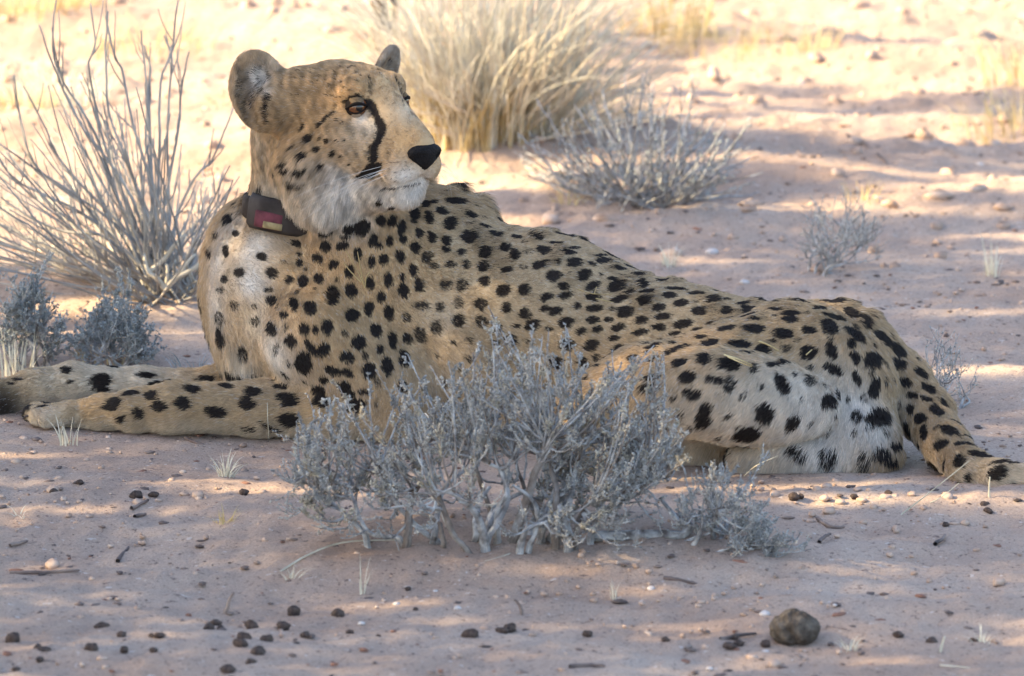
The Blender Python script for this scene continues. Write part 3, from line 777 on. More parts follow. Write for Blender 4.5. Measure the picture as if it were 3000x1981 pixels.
# the erect dark mane along the nape and spine
px_, py_ = to_px(root)
tx = rc - rn * (rc * rn).sum(1)[:, None]
tx /= np.linalg.norm(tx, axis=1)[:, None] + 1e-9
wob = np.stack([vnoise(root, 22, 31), vnoise(root, 22, 32), vnoise(root, 22, 33)], 1) * .16 \
    + np.stack([vnoise(root, 75, 34), vnoise(root, 75, 35), vnoise(root, 75, 36)], 1) * .11
rnd = rng.normal(size=root.shape) * .07
spine = np.clip((rn[:, 2] - .55) / .3, 0, 1) * np.clip((root[:, 2] - .16) / .06, 0, 1) * (np.linalg.norm(root - HO, axis=1) > .20)
tuft = np.clip(vnoise(root, 14, 44) * 1.5, 0, 1)
rl = rl * (1 + 1.0 * spine * tuft)
lift = .22 + .35 * np.clip(rl / .03, 0, 1) * .4 + .5 * spine * tuft + .15 * rng.random(len(root))
ln = rl * rng.uniform(.55, 1.05, len(root))
d0 = rn * (lift + .25)[:, None] + tx * .8 + wob * .7 + rnd
d1 = rn * (lift * .45)[:, None] + tx + wob + rnd + np.array([0, 0, -1]) * (np.clip(rl / .03, 0, 1) * .5)[:, None]
d0 /= np.linalg.norm(d0, axis=1)[:, None]; d1 /= np.linalg.norm(d1, axis=1)[:, None]
p0 = root - rn * .0008
p1 = p0 + d0 * (ln * .35)[:, None]
p2 = p1 + (d0 + d1) * .5 * (ln * .35)[:, None]
p3 = p2 + d1 * (ln * .40)[:, None]
pts = np.stack([p0, p1, p2, p3], 1)
pts[:, :, 2] = np.maximum(pts[:, :, 2], gh(pts[:, :, 0], pts[:, :, 1]) + .001)
var = rng.uniform(.78, 1.22, len(root)) * (1 + .12 * vnoise(root, 40, 51))
white_hair = rng.random(len(root)) < .045
head_r = np.linalg.norm(root - HO, axis=1) < .19
var = np.where(head_r, var * (1 + .28 * vnoise(root * np.array([1, 1, 1.6]), 48, 52)), var)
scol = rcol * var[:, None]
scol = np.where(white_hair[:, None], scol * .5 + .33, scol)
spc = SPOTC * rng.uniform(.6, 1.8, len(root))[:, None]
rsp2 = np.clip(rsp + spine * tuft * .35 * (rng.random(len(root)) < .5), 0, 1)
dk = (rng.random(len(root)) < rsp2)
scol = np.where(dk[:, None], spc, scol)
ptc = np.repeat(scol[:, None, :], 4, 1)
hc = bpy.data.hair_curves.new('fur')
hc.add_curves([4] * len(root))
hc.attributes['position'].data.foreach_set('vector', pts.astype(np.float32).ravel())
ra_ = hc.attributes.get('radius') or hc.attributes.new('radius', 'FLOAT', 'POINT')
fine = np.where(np.linalg.norm(root - HO, axis=1) < .2, .00024, .00032)
rad_ = fine[:, None] * np.array([1.0, .95, .7, .22])[None]
ra_.data.foreach_set('value', rad_.astype(np.float32).ravel())
cc = hc.attributes.new('coat_colour', 'FLOAT_COLOR', 'CURVE')
cc.data.foreach_set('color', np.concatenate([scol, np.ones((len(scol), 1))], 1).astype(np.float32).ravel())
hc.materials.append(M['fur'])
fur = bpy.data.objects.new('fur', hc)
COL.objects.link(fur)
fur.parent = cheetah; fur.matrix_parent_inverse = Matrix.Translation(-Vector(cheetah.location))
fur['kind'] = 'stuff'

# ------------------------------------------------------------------ eyes, nose, whiskers
def plain(name, col, rough=.5, spec=.5, coatw=0):
    m = bpy.data.materials.new(name); m.use_nodes = True
    b = m.node_tree.nodes['Principled BSDF']
    b.inputs['Base Color'].default_value = (*col, 1); b.inputs['Roughness'].default_value = rough; b.inputs['Specular IOR Level'].default_value = spec
    b.inputs['Coat Weight'].default_value = coatw
    return m
M['iris'] = mat_noise('iris', [(.05, .019, .008), (.12, .043, .015), (.19, .076, .025)], 180, .15, spec=.6)
M['pupil'] = plain('pupil', (.006, .005, .005), .1, .6)
M['lid'] = mat_noise('lid', [(.08, .055, .034), (.19, .13, .075)], 500, .95, spec=.05); M['lower_lid'] = plain('lower_lid', (.30, .24, .18), .9, .05)
M['eyelid'] = plain('eyelid', (.012, .009, .008), .85, .1)
M['nose'] = mat_noise('nose', [(.008, .007, .007), (.018, .015, .015)], 300, .7, 1.0, 420, spec=.12, dist=.003)
M['whisker'] = plain('whisker', (.75, .72, .68), .5)

def uv_sphere(c, r, nu=20, nv=12):
    th = np.linspace(0, math.pi, nv + 1); ph = np.arange(nu) / nu * 2 * math.pi
    v = np.stack([np.outer(np.sin(th), np.cos(ph)), np.outer(np.sin(th), np.sin(ph)), np.outer(np.cos(th), np.ones(nu))], -1).reshape(-1, 3)
    i = np.arange(nv)[:, None] * nu; j = np.arange(nu)[None]
    f = np.stack([i + j, i + (j + 1) % nu, i + nu + (j + 1) % nu, i + nu + j], -1).reshape(-1, 4)
    return np.asarray(c) + v * r, f

def cap(center, axis_, R_, half, n=20, rings=5):
    """a spherical cap of the ball (center, R_) around axis_"""
    a = axis_ / np.linalg.norm(axis_); s1 = np.cross(a, HU); s1 /= np.linalg.norm(s1); s2 = np.cross(s1, a)
    v = [center + a * R_]; f = []
    for k in range(1, rings + 1):
        t = half * k / rings
        for j in range(n):
            g = j / n * 2 * math.pi
            v.append(center + R_ * (math.cos(t) * a + math.sin(t) * (math.cos(g) * s1 + math.sin(g) * s2)))
    for j in range(n): f.append((0, 1 + j, 1 + (j + 1) % n, 1 + (j + 1) % n))
    for k in range(rings - 1):
        for j in range(n):
            f.append((1 + k * n + j, 1 + (k + 1) * n + j, 1 + (k + 1) * n + (j + 1) % n, 1 + k * n + (j + 1) % n))
    return np.array(v), np.array(f)

for ec, s in EYES:
    out = Hd(.80, s * .60, 0.02); look = Hd(.92, s * .38, -.02)
    c_ = ec + out * .0035
    mb = MB(); v, f = uv_sphere(c_, .0164); mb.add(v, f); eye = mb.build('eye', M['eyelid'], cheetah)
    mb = MB(); v, f = cap(c_, look, .0167, .98); mb.add(v, f); mb.build('iris', M['iris'], eye).matrix_parent_inverse = Matrix.Identity(4)
    mb = MB(); v, f = cap(c_, look, .0169, .30); mb.add(v, f); mb.build('pupil', M['pupil'], eye).matrix_parent_inverse = Matrix.Identity(4)
    for sg, hf, mt in ((1, .67, 'lid'), (-1, .50, 'lower_lid')):
        mb = MB(); v, f = cap(c_, Hd(.55 * .8, s * .55 * .6, 0) + HU * .85 * sg, .0175, hf, 24, 8); mb.add(v, f); mb.build('eyelid', M[mt], cheetah)
    # lids: an almond rim, the upper one heavier
    fr = Hd(.80, s * .60, 0); sd = Hd(-.60, s * .80, 0)
    up_, lo_ = [], []
    for t in np.linspace(0, 1, 13):
        a = (t - .5) * 2
        up_.append(c_ + fr * (.0158 - .0065 * a * a) + sd * (a * .0160) + HU * (.0062 * (1 - a * a) - .002 * a))
        lo_.append(c_ + fr * (.0158 - .0065 * a * a) + sd * (a * .0160) + HU * (-.0080 * (1 - a * a) - .002 * a))
    for pts_, r_ in ((up_, .0028), (lo_, .0014)):
        mb = MB(); mb.tube(pts_, [r_ * (.5 + .5 * math.sin(math.pi * i / 12)) for i in range(13)], 7); mb.build('eyelid', M['eyelid'], cheetah)

# nose leather: a rounded triangle with two nostril notches
mb = MB()
ns = []
nu, nv = 22, 11
for iv in range(nv + 1):
    for iu in range(nu):
        th = math.pi * iv / nv; ph = 2 * math.pi * iu / nu
        x, y, z = math.sin(th) * math.cos(ph), math.sin(th) * math.sin(ph), math.cos(th)
        wide = 1.0 if z > 0 else 1.0 - .62 * (-z) ** 1.1
        w = .0305 * wide * y; f_ = .0150 * x; h_ = .0150 * z if z > 0 else .027 * z
        for sd in (-1, 1):       # nostrils
            d_ = math.hypot((y - sd * .62) / .28, (z + .05) / .22)
            if x > 0 and d_ < 1: f_ -= .0110 * (1 - d_ * d_)
        ns.append(NOSE_C + Hd(f_ - h_ * -.15, w, h_) + Hd(-.004, 0, -.002))
i = np.arange(nv)[:, None] * nu; j = np.arange(nu)[None]
mb.add(np.array(ns), np.stack([i + j, i + (j + 1) % nu, i + nu + (j + 1) % nu, i + nu + j], -1).reshape(-1, 4))
mb.build('nose', M['nose'], cheetah)
M['claw'] = plain('claw', (.05, .035, .03), .5, .3)
for a_, b_ in TOES[:3]:
    d_ = (b_ - a_) / np.linalg.norm(b_ - a_); o_ = b_ + d_ * .012 + np.array([0, 0, .003])
    mb = MB(); mb.tube(bez(o_, o_ + d_ * .006 + np.array([0, 0, .0015]), o_ + d_ * .010 + np.array([0, 0, -.004]), 6), np.linspace(.0022, .0005, 6), 6); mb.build('claw', M['claw'], cheetah)
for s in (1, -1):
    for k in range(6):
        a = H(.166 - .007 * (k % 3), s * (.042 + .002 * (k % 3)), -.058 - .006 * (k // 3) - .003 * (k % 2))
        tip = a + Hd(-.050 - .016 * (k % 3), s * (.090 + .012 * (k % 4)), -.050 - .014 * (k // 3))
        mb = MB(); mb.tube(bez(a, (a + tip) / 2 + Hd(.004, s * .012, .008), tip, 8), np.linspace(.00030, .00010, 8), 4)
        mb.build('whisker', M['whisker'], cheetah)
# ------------------------------------------------------------------ collar
neck_a, neck_b = H(-.055, .025, -.03) + np.array([.000, .042, 0]), P(890, 640, .225)
nax = neck_a - neck_b; nax /= np.linalg.norm(nax)
nax = nax + np.array([.10, .22, 0]); nax /= np.linalg.norm(nax)
c0 = P(892, 622, .222)
e_a = np.cross(nax, [0, 1, 0]); e_a /= np.linalg.norm(e_a); e_b = np.cross(nax, e_a)
if e_b[1] > 0: e_a, e_b = -e_a, -e_b
collar = empty('tracking_collar', c0)
tag(collar, 'dark brown tracking collar with a pink and cream label round the neck of the cheetah', 'collar')
M['leather'] = mat_noise('leather', [(.016, .012, .010), (.030, .023, .020), (.048, .038, .033)], 60, .8, .3, 300, spec=.06, dist=.001)
M['case'] = mat_noise('case', [(.022, .018, .016), (.040, .033, .030), (.062, .052, .047)], 25, .75, .3, 200, spec=.10, dist=.001)
M['pink_label'] = mat_noise('pink_label', [(.06, .022, .026), (.16, .048, .062)], 60, .8, spec=.1)
M['cream_label'] = mat_noise('cream_label', [(.16, .12, .06), (.34, .28, .15)], 90, .8, spec=.1)
def neck_r(ang, off):
    d = math.cos(ang) * e_a + math.sin(ang) * e_b
    o = c0 + nax * off
    loc, *_ = bvh.ray_cast(Vector(o + d * .12), Vector(-d), .12)
    r = .080 if loc is None else np.linalg.norm(np.array(loc) - o)
    return min(r, .088), d
def band(a0, a1, n, lo, hi, inner, outer, closed=False, rnd=.004):
    """strip round the neck with a rounded rectangular section"""
    sec = [(lo, inner), (lo, outer - rnd), (lo + rnd, outer), (hi - rnd, outer), (hi, outer - rnd), (hi, inner)]
    vs = []
    rad = np.array([np.mean([neck_r(a, x)[0] for x in (lo, (lo + hi) / 2, hi)]) for a in np.linspace(a0, a1, n)])
    for _ in range(4): rad[1:-1] = (rad[:-2] + rad[1:-1] * 2 + rad[2:]) / 4
    for a, r in zip(np.linspace(a0, a1, n), rad):
        d = math.cos(a) * e_a + math.sin(a) * e_b
        t = 1.0
        if not closed: t = min(1, .35 + 5 * min((a - a0), (a1 - a)) / (a1 - a0))
        for (z, o) in sec: vs.append(c0 + nax * z + d * (r + o * t))
    k = len(sec); f = []
    for i in range(n - 1):
        for j in range(k):
            f.append((i * k + j, i * k + (j + 1) % k, (i + 1) * k + (j + 1) % k, (i + 1) * k + j))
    for b in (0, (n - 1) * k): f += [(b, b + 1, b + 2, b + 3), (b, b + 3, b + 4, b + 5)]
    mb = MB(); mb.add(np.array(vs), np.array(f)); return mb
PI = math.pi
band(0, 2 * PI, 73, -.017, .017, -.004, .011, True).build('band', M['leather'], collar)
ca_ = math.atan2(np.array([-.42, -.90, 0]) @ e_b, np.array([-.42, -.90, 0]) @ e_a)
cs_ = band(ca_ - .72, ca_ + .72, 33, -.026, .024, .0, .018, rnd=.007).build('battery_case', M['case'], collar)
sgn = 1 if (math.cos(ca_ + .3) * e_a + math.sin(ca_ + .3) * e_b)[0] > (math.cos(ca_) * e_a + math.sin(ca_) * e_b)[0] else -1
aa, ab = sorted((ca_ - sgn * .42, ca_ + sgn * .22))
lb = band(aa, ab, 15, -.021, .004, .010, .0218, rnd=.002); lb.build('label', M['pink_label'], collar)
aa, ab = sorted((ca_ - sgn * .22, ca_ + sgn * .20))
lb = band(aa, ab, 13, -.020, -.010, .010, .0232, rnd=.0015); lb.build('label', M['cream_label'], collar)

# ------------------------------------------------------------------ plants
OCT_V = np.array([(0, 0, 0), (1, 0, .45), (0, 1, .5), (-1, 0, .45), (0, -1, .5), (0, 0, 1)], float)
OCT_F = np.array([(0, 2, 1), (0, 3, 2), (0, 4, 3), (0, 1, 4), (5, 1, 2), (5, 2, 3), (5, 3, 4), (5, 4, 1)])
def leaves(mb, base, direc, length, width, thick=.45):
    base = np.asarray(base); n = len(base)
    if n == 0: return
    z = direc / (np.linalg.norm(direc, axis=1)[:, None] + 1e-9)
    r = rng.normal(size=(n, 3)); x = np.cross(z, r); x /= np.linalg.norm(x, axis=1)[:, None] + 1e-9
    y = np.cross(z, x)
    L = np.broadcast_to(length, (n,)); Wd = np.broadcast_to(width, (n,))
    v = base[:, None] + OCT_V[None, :, 0:1] * (x * Wd[:, None])[:, None] + OCT_V[None, :, 1:2] * (y * Wd[:, None] * thick)[:, None] + OCT_V[None, :, 2:3] * (z * L[:, None])[:, None]
    f = (OCT_F[None] + (np.arange(n) * 6)[:, None, None]).reshape(-1, 3)
    mb.add(v.reshape(-1, 3), f)

def unit(v): return v / (np.linalg.norm(v) + 1e-9)

def wiggle(p, amp, seed):
    r = np.random.default_rng(seed); n = len(p)
    w = r.normal(size=(n, 3)) * amp; w[0] = 0
    return p + np.cumsum(w, 0) * .5

def leafy_twig(tw, lf, a, b, r0, r1, nside=5, side=(.02, .045), nl=11, ll=(.0035, .0055), sag=.02, start=.35, seed=0, bushy=1.0):
    """a twig from a to b with short leafy side shoots"""
    r = np.random.default_rng(seed)
    mid = (a + b) / 2 + np.array([0, 0, -sag]) + r.normal(size=3) * .012
    p = wiggle(bez(a, mid, b, 9), .0022, seed)
    tw.tube(p, np.linspace(r0, r1, 9), 5)
    axis_ = unit(p[-1] - p[-3])
    ends = [(p[-5:], 1.0)]
    for _ in range(nside):
        t = r.uniform(start, .97); i = t * 8; k = int(i); o = p[k] + (p[min(k + 1, 8)] - p[k]) * (i - k)
        d = unit(unit(p[min(k + 1, 8)] - p[max(k - 1, 0)]) * .8 + r.normal(size=3) * .55 + np.array([0, 0, .35]))
        L = r.uniform(*side)
        q = bez(o, o + d * L * .5, o + unit(d + np.array([0, 0, .3])) * L, 4)
        tw.tube(q, np.linspace(r1 * 1.0, r1 * .6, 4), 4)
        ends.append((q, 1))
    for q, _ in ends:
        m = int(nl * bushy)
        u = r.uniform(.1, 1.0, m) * (len(q) - 1.001); k = u.astype(int)
        o = q[k] + (q[k + 1] - q[k]) * (u - k)[:, None]
        d = (q[-1] - q[0]) / (np.linalg.norm(q[-1] - q[0]) + 1e-9) + r.normal(size=(m, 3)) * .75
        leaves(lf, o, d, r.uniform(ll[0], ll[1], m), r.uniform(ll[0], ll[1], m) * .33)

def pxpath(pts, x0, y0, sc, y, ny=0):
    out = []
    for q in pts:
        dd = q[2] if len(q) > 2 else 0
        out.append(P(x0 + q[0] / sc, y0 + q[1] / sc, y + dd))
    return out

# ---- grey shrub in front of the cheetah
b0 = ground_at(1430, 1592); FY = b0[1]
shrub = empty('grey_shrub', b0)
tag(shrub, 'large woody grey leafed shrub growing in front of the cheetah belly', 'shrub')
C6 = (780, 920, 1.466)
stem_px = [
 ([(885, 1050, -.04), (800, 930, -.05), (770, 850, -.06), (730, 770, -.05)], 13, 8),
 ([(945, 1000, -.03), (915, 880, -.05), (850, 800, -.06), (770, 765, -.06), (720, 790, -.06)], 14, 9),
 ([(770, 1000, 0), (670, 930, 0), (590, 850, .0), (520, 740, .02), (470, 620, .04)], 14, 6),
 ([(930, 1005, -.02), (990, 900, -.02), (1030, 800, -.01), (1010, 680, 0), (950, 640, 0), (880, 600, .02)], 13, 5),
 ([(1050, 1000, 0), (1110, 820, -.01), (1150, 680, -.02), (1185, 600, -.02), (1195, 530, -.02), (1240, 525, 0)], 17, 9),
 ([(1085, 1015, -.05), (1120, 920, -.06), (1190, 890, -.06), (1270, 872, -.05)], 12, 6),
 ([(1310, 985, 0), (1290, 880, .01), (1320, 760, .02), (1340, 620, .03)], 13, 6),
 ([(1215, 975, .0), (1260, 890, .0), (1290, 800, .03), (1400, 640, .05)], 14, 5),
 ([(1180, 985, .03), (1160, 880, .05), (1100, 740, .06), (1060, 600, .08)], 12, 5),
 ([(440, 965, .0), (380, 900, .0), (330, 860, .0), (250, 780, .02), (170, 700, .02)], 12, 4),
 ([(600, 960, .0), (480, 950, .0), (420, 900, 0), (380, 800, .02), (350, 700, .04)], 11, 4),
 ([(820, 1000, .05), (760, 850, .08), (700, 700, .1), (640, 560, .12)], 12, 5),
 ([(980, 990, .06), (960, 850, .1), (900, 650, .12), (860, 480, .14)], 12, 5),
 ([(1390, 960, 0), (1420, 900, .0), (1490, 800, 0), (1590, 745, .02), (1700, 700, .03)], 11, 5),
 ([(1130, 980, .05), (1180, 820, .1), (1260, 640, .14), (1350, 480, .15)], 12, 5),
 ([(1350, 975, .04), (1420, 850, .08), (1520, 700, .1), (1640, 560, .12)], 11, 4)]
anchors = []
tw, lf, dw, bl_ = MB(), MB(), MB(), MB()
for i, (pp, r0, r1) in enumerate(stem_px):
    q = smooth_path(pxpath(pp, *C6, FY), 18)
    g0 = gh(q[0, 0], q[0, 1]); q[0, 2] = g0 - .01
    q = wiggle(q, .0012, i)
    s_ = .00048
    rr = np.interp(np.linspace(0, 1, 18), [0, .15, 1], [r0 * 1.25, r0, r1]) * s_ * .60
    # a weathered stem is a bundle of twisted strands
    mb = MB(); mb.tube(q, rr, 7)
    for k in range(6):
        ph = k * 1.05 + i; tw_ = np.linspace(0, 2.2, 18)
        off = np.stack([np.cos(tw_ + ph), np.sin(tw_ + ph) * .7, np.sin(tw_ * 1.3 + ph) * .2], 1) * (rr * .95)[:, None]
        mb.tube(q + off, rr * (.30 + .10 * (k % 3)), 5)
    mb.build('stem', M['grey_wood'] if i % 4 else M['old_bark'], shrub)
    anchors += list(q[7:])
for i in range(13):          # short twisted stems crowding the foot of the shrub
    o = ground_at(rng.uniform(1180, 1720), rng.uniform(1585, 1615)); o[2] -= .01
    sd = rng.uniform(-1, 1)
    e = o + np.array([sd * .06, rng.uniform(-.05, .08), rng.uniform(.06, .13)])
    q = wiggle(smooth_path([o, o + np.array([sd * .008, -.01, .03]), o + (e - o) * .6 + np.array([-sd * .015, 0, .012]), e], 14), .0016, 90 + i)
    rr = np.linspace(.0050, .0024, 14) * rng.uniform(.6, 1.15)
    mb = MB(); mb.tube(q, rr, 7)
    for k in range(5):
        ph = k * 1.25 + i; tw_ = np.linspace(0, 2.5, 14)
        mb.tube(q + np.stack([np.cos(tw_ + ph), np.sin(tw_ + ph) * .7, np.sin(tw_ * 1.3 + ph) * .2], 1) * (rr * .95)[:, None], rr * (.3 + .1 * (k % 3)), 5)
    mb.build('stem', M['grey_wood'] if i % 3 else M['old_bark'], shrub); anchors += list(q[6:])
anchors = np.array(anchors)
bc = np.array([P(780 + 960 / 1.466, 920 + 900 / 1.466, FY)[0], FY + .03, b0[2] + .03])
outl = np.array([(160, 820), (90, 640), (60, 480), (240, 385), (500, 300), (740, 190), (900, 100), (1040, 45), (1200, 75), (1350, 190), (1560, 180), (1710, 165), (1720, 370), (1850, 500), (1720, 640), (1560, 720), (1450, 860)])
for i in range(430):
    k = rng.integers(0, len(outl) - 1); t = rng.random()
    o = outl[k] * (1 - t) + outl[k + 1] * t
    dep = rng.uniform(-.11, .22)
    e_ = P(780 + o[0] / 1.466, 920 + o[1] / 1.466, FY)
    m_ = rng.uniform(.30, 1.0) ** .7 * math.sqrt(max(.1, 1 - (dep / .27) ** 2))
    if i % 7 == 0: m_ = max(m_, .9) * 1.07
    tip = bc + (e_ - bc) * m_ + np.array([0, dep, 0])
    tip += rng.normal(size=3) * .008
    tip[2] = max(tip[2], float(gh(tip[0], tip[1])) + .02)
    dd = ((anchors - tip) ** 2).sum(1) + .02 * np.maximum(anchors[:, 2] - tip[2] + .03, 0)
    a = anchors[np.argsort(dd)[rng.integers(0, 14)]]
    leafy_twig(tw if i % 4 else dw, lf if i % 5 else bl_, a, tip, .0018, .0008, 4, (.008, .026), 13, (.0040, .0072), seed=1000 + i, start=.45)
# low twigs between the stems
for i in range(55):
    tip = bc + np.array([rng.uniform(-.24, .24), rng.uniform(-.16, .12), 0]); tip[2] = float(gh(tip[0], tip[1])) + rng.uniform(.025, .11)
    a = anchors[np.argsort(((anchors - tip) ** 2).sum(1))[rng.integers(0, 10)]]
    leafy_twig(tw, lf, a, tip, .0018, .0008, 5, (.015, .035), 8, (.0036, .0055), seed=3000 + i)
# low left and right sprays
for i, (x_, y_) in enumerate([(70, 660), (100, 760), (30, 690), (160, 820), (250, 830), (300, 780), (330, 640), (200, 560), (120, 500), (90, 870), (1560, 760), (1480, 780), (1650, 690), (1780, 570)]):
    tip = P(780 + x_ / 1.466, 920 + y_ / 1.466, FY + rng.uniform(-.05, .08))
    a = anchors[np.argmin(((anchors - tip) ** 2).sum(1) + rng.random(len(anchors)) * .002)]
    leafy_twig(tw, lf, a, tip, .0018, .0008, 5, (.015, .035), 10, (.0036, .0055), seed=2000 + i)
o = tw.build('twigs', M['grey_wood'], shrub); o['kind'] = 'stuff'
o = dw.build('dead_twigs', M['old_bark'], shrub); o['kind'] = 'stuff'
o = bl_.build('withered_leaves', M['beige_leaf'], shrub, smooth=False); o['kind'] = 'stuff'
o = lf.build('leaves', M['grey_leaf'], shrub, smooth=False); o['kind'] = 'stuff'

def small_shrub(name, label, base, tips, r0=.0035, leafmat='grey_leaf', woodmat='grey_wood', bushy=1.0, nside=6, ll=(.0036, .0058), side=(.014, .032), extra=(), group=None, spread=.035, nst=7, seed=0):
    root_ = empty(name, base); tag(root_, label, 'shrub', group)
    r = np.random.default_rng(seed)
    tw, lf = MB(), MB(); anc = []
    cen = np.mean(tips, 0)
    for i in range(nst):
        ang = 2 * PI * i / nst + r.uniform(-.4, .4)
        o = base + np.array([math.cos(ang) * spread * r.uniform(.3, 1), math.sin(ang) * spread * r.uniform(.3, 1), 0]); o[2] = float(gh(o[0], o[1])) - .006
        e = tips[r.integers(0, len(tips))]; e = o + (e - o) * r.uniform(.40, .6)
        q = wiggle(smooth_path([o, o + (e - o) * .4 + r.normal(size=3) * .01, e], 10), .0015, seed + i)
        mb = MB(); mb.tube(q, np.linspace(r0, r0 * .45, 10), 6); mb.build('stem', M[woodmat], root_); anc += list(q[3:])
    anc = np.array(anc)
    for pl in extra:
        mb = MB(); mb.tube(pl[0], pl[1], 7)
        for k in range(2):
            off = np.stack([np.zeros(len(pl[0])), np.cos(np.linspace(k * 3, k * 3 + 3, len(pl[0]))), np.sin(np.linspace(k * 3, k * 3 + 3, len(pl[0])))], 1) * np.asarray(pl[1])[:, None] * .7
            mb.tube(pl[0] + off, np.asarray(pl[1]) * .5, 5)
        mb.build('stem', M[woodmat], root_)
    for i, tip in enumerate(tips):
        a = anc[np.argsort(((anc - tip) ** 2).sum(1))[r.integers(0, 6)]]
        leafy_twig(tw, lf, a, np.asarray(tip), r0 * .42, r0 * .2, nside, side, 10, ll, seed=seed * 77 + i, bushy=bushy, sag=.008)
    o = tw.build('twigs', M[woodmat], root_); o['kind'] = 'stuff'
    o = lf.build('leaves', M[leafmat], root_, smooth=False); o['kind'] = 'stuff'
    return root_

def tips_box(px0, px1, py0, py1, ybase, dy, n, seed, base, power=.7):
    """tips filling a rough dome between the base and a box of the picture at their own depths"""
    r = np.random.default_rng(seed); out = []
    for i in range(n):
        x = r.uniform(px0, px1); yy = ybase + r.uniform(-dy, dy)
        e = abs((x - (px0 + px1) / 2) / ((px1 - px0) / 2))
        top = py0 + (py1 - py0) * (.05 + .55 * e ** 1.6)
        py = top + (py1 - top) * r.random() ** 1.3 * .75
        p = P(x, py, yy); p[2] = max(p[2], float(gh(p[0], p[1])) + .012); out.append(p)
    return np.array(out)

b1 = ground_at(2075, 1585)
arm = smooth_path(pxpath([(1400, 965), (1480, 1000), (1600, 1028), (1710, 1018), (1790, 950), (1830, 905)], *C6, b1[1] + .01), 16)
arm[:, 2] = np.maximum(arm[:, 2], gh(arm[:, 0], arm[:, 1]) + .004)
dead = smooth_path(pxpath([(1690, 790), (1740, 850), (1780, 900), (1820, 940)], *C6, b1[1] + .03), 8)
small_shrub('grey_shrub', 'small grey leafed shrub on a crooked bare root beside the large woody shrub', b1,
            np.concatenate([tips_box(1985, 2270, 1340, 1640, b1[1], .09, 46, 5, b1), tips_box(2150, 2380, 1560, 1650, b1[1] - .04, .05, 14, 6, b1), pxpath([(2160, 590), (1800, 660)], *C6, b1[1])]),
            extra=[(arm, np.linspace(.0075, .0060, 16)), (dead, np.linspace(.0025, .004, 8))], seed=31, nst=8, spread=.05)

# ---- two small shrubs behind the forelegs
b2 = ground_at(85, 1085)
small_shrub('grey_shrub', 'upright blue grey shrub with thick twigs behind the far paw', b2, np.concatenate([tips_box(-30, 190, 800, 1080, b2[1], .10, 62, 8, b2), pxpath([(140, 755), (125, 800), (15, 790)], 0, 0, 1, b2[1])]),
            leafmat='dull_leaf', seed=41, ll=(.0045, .0075), bushy=.9)
b3 = ground_at(330, 1078)
small_shrub('grey_shrub', 'rounded dark grey shrub behind the wrist of the far foreleg', b3, np.concatenate([tips_box(205, 455, 835, 1080, b3[1], .10, 78, 9, b3), pxpath([(345, 785), (395, 815), (375, 830)], 0, 0, 1, b3[1])]),
            leafmat='dull_leaf', seed=43, ll=(.0045, .0075), bushy=.95)

# ---- shrubs further back on the right
b5 = ground_at(2410, 800)
small_shrub('grey_shrub', 'sparse pale shrub on the open sand behind the cheetah rump', b5, tips_box(2340, 2590, 550, 800, b5[1], .14, 40, 12, b5), seed=47, bushy=.55, nside=5, side=(.02, .045), r0=.003)
b6 = ground_at(2760, 1190)
small_shrub('grey_shrub', 'low thin twiggy shrub behind the root of the tail', b6, np.concatenate([tips_box(2640, 2850, 980, 1190, b6[1], .12, 26, 13, b6)]), seed=53, bushy=.4, nside=4, side=(.02, .04), r0=.0025)

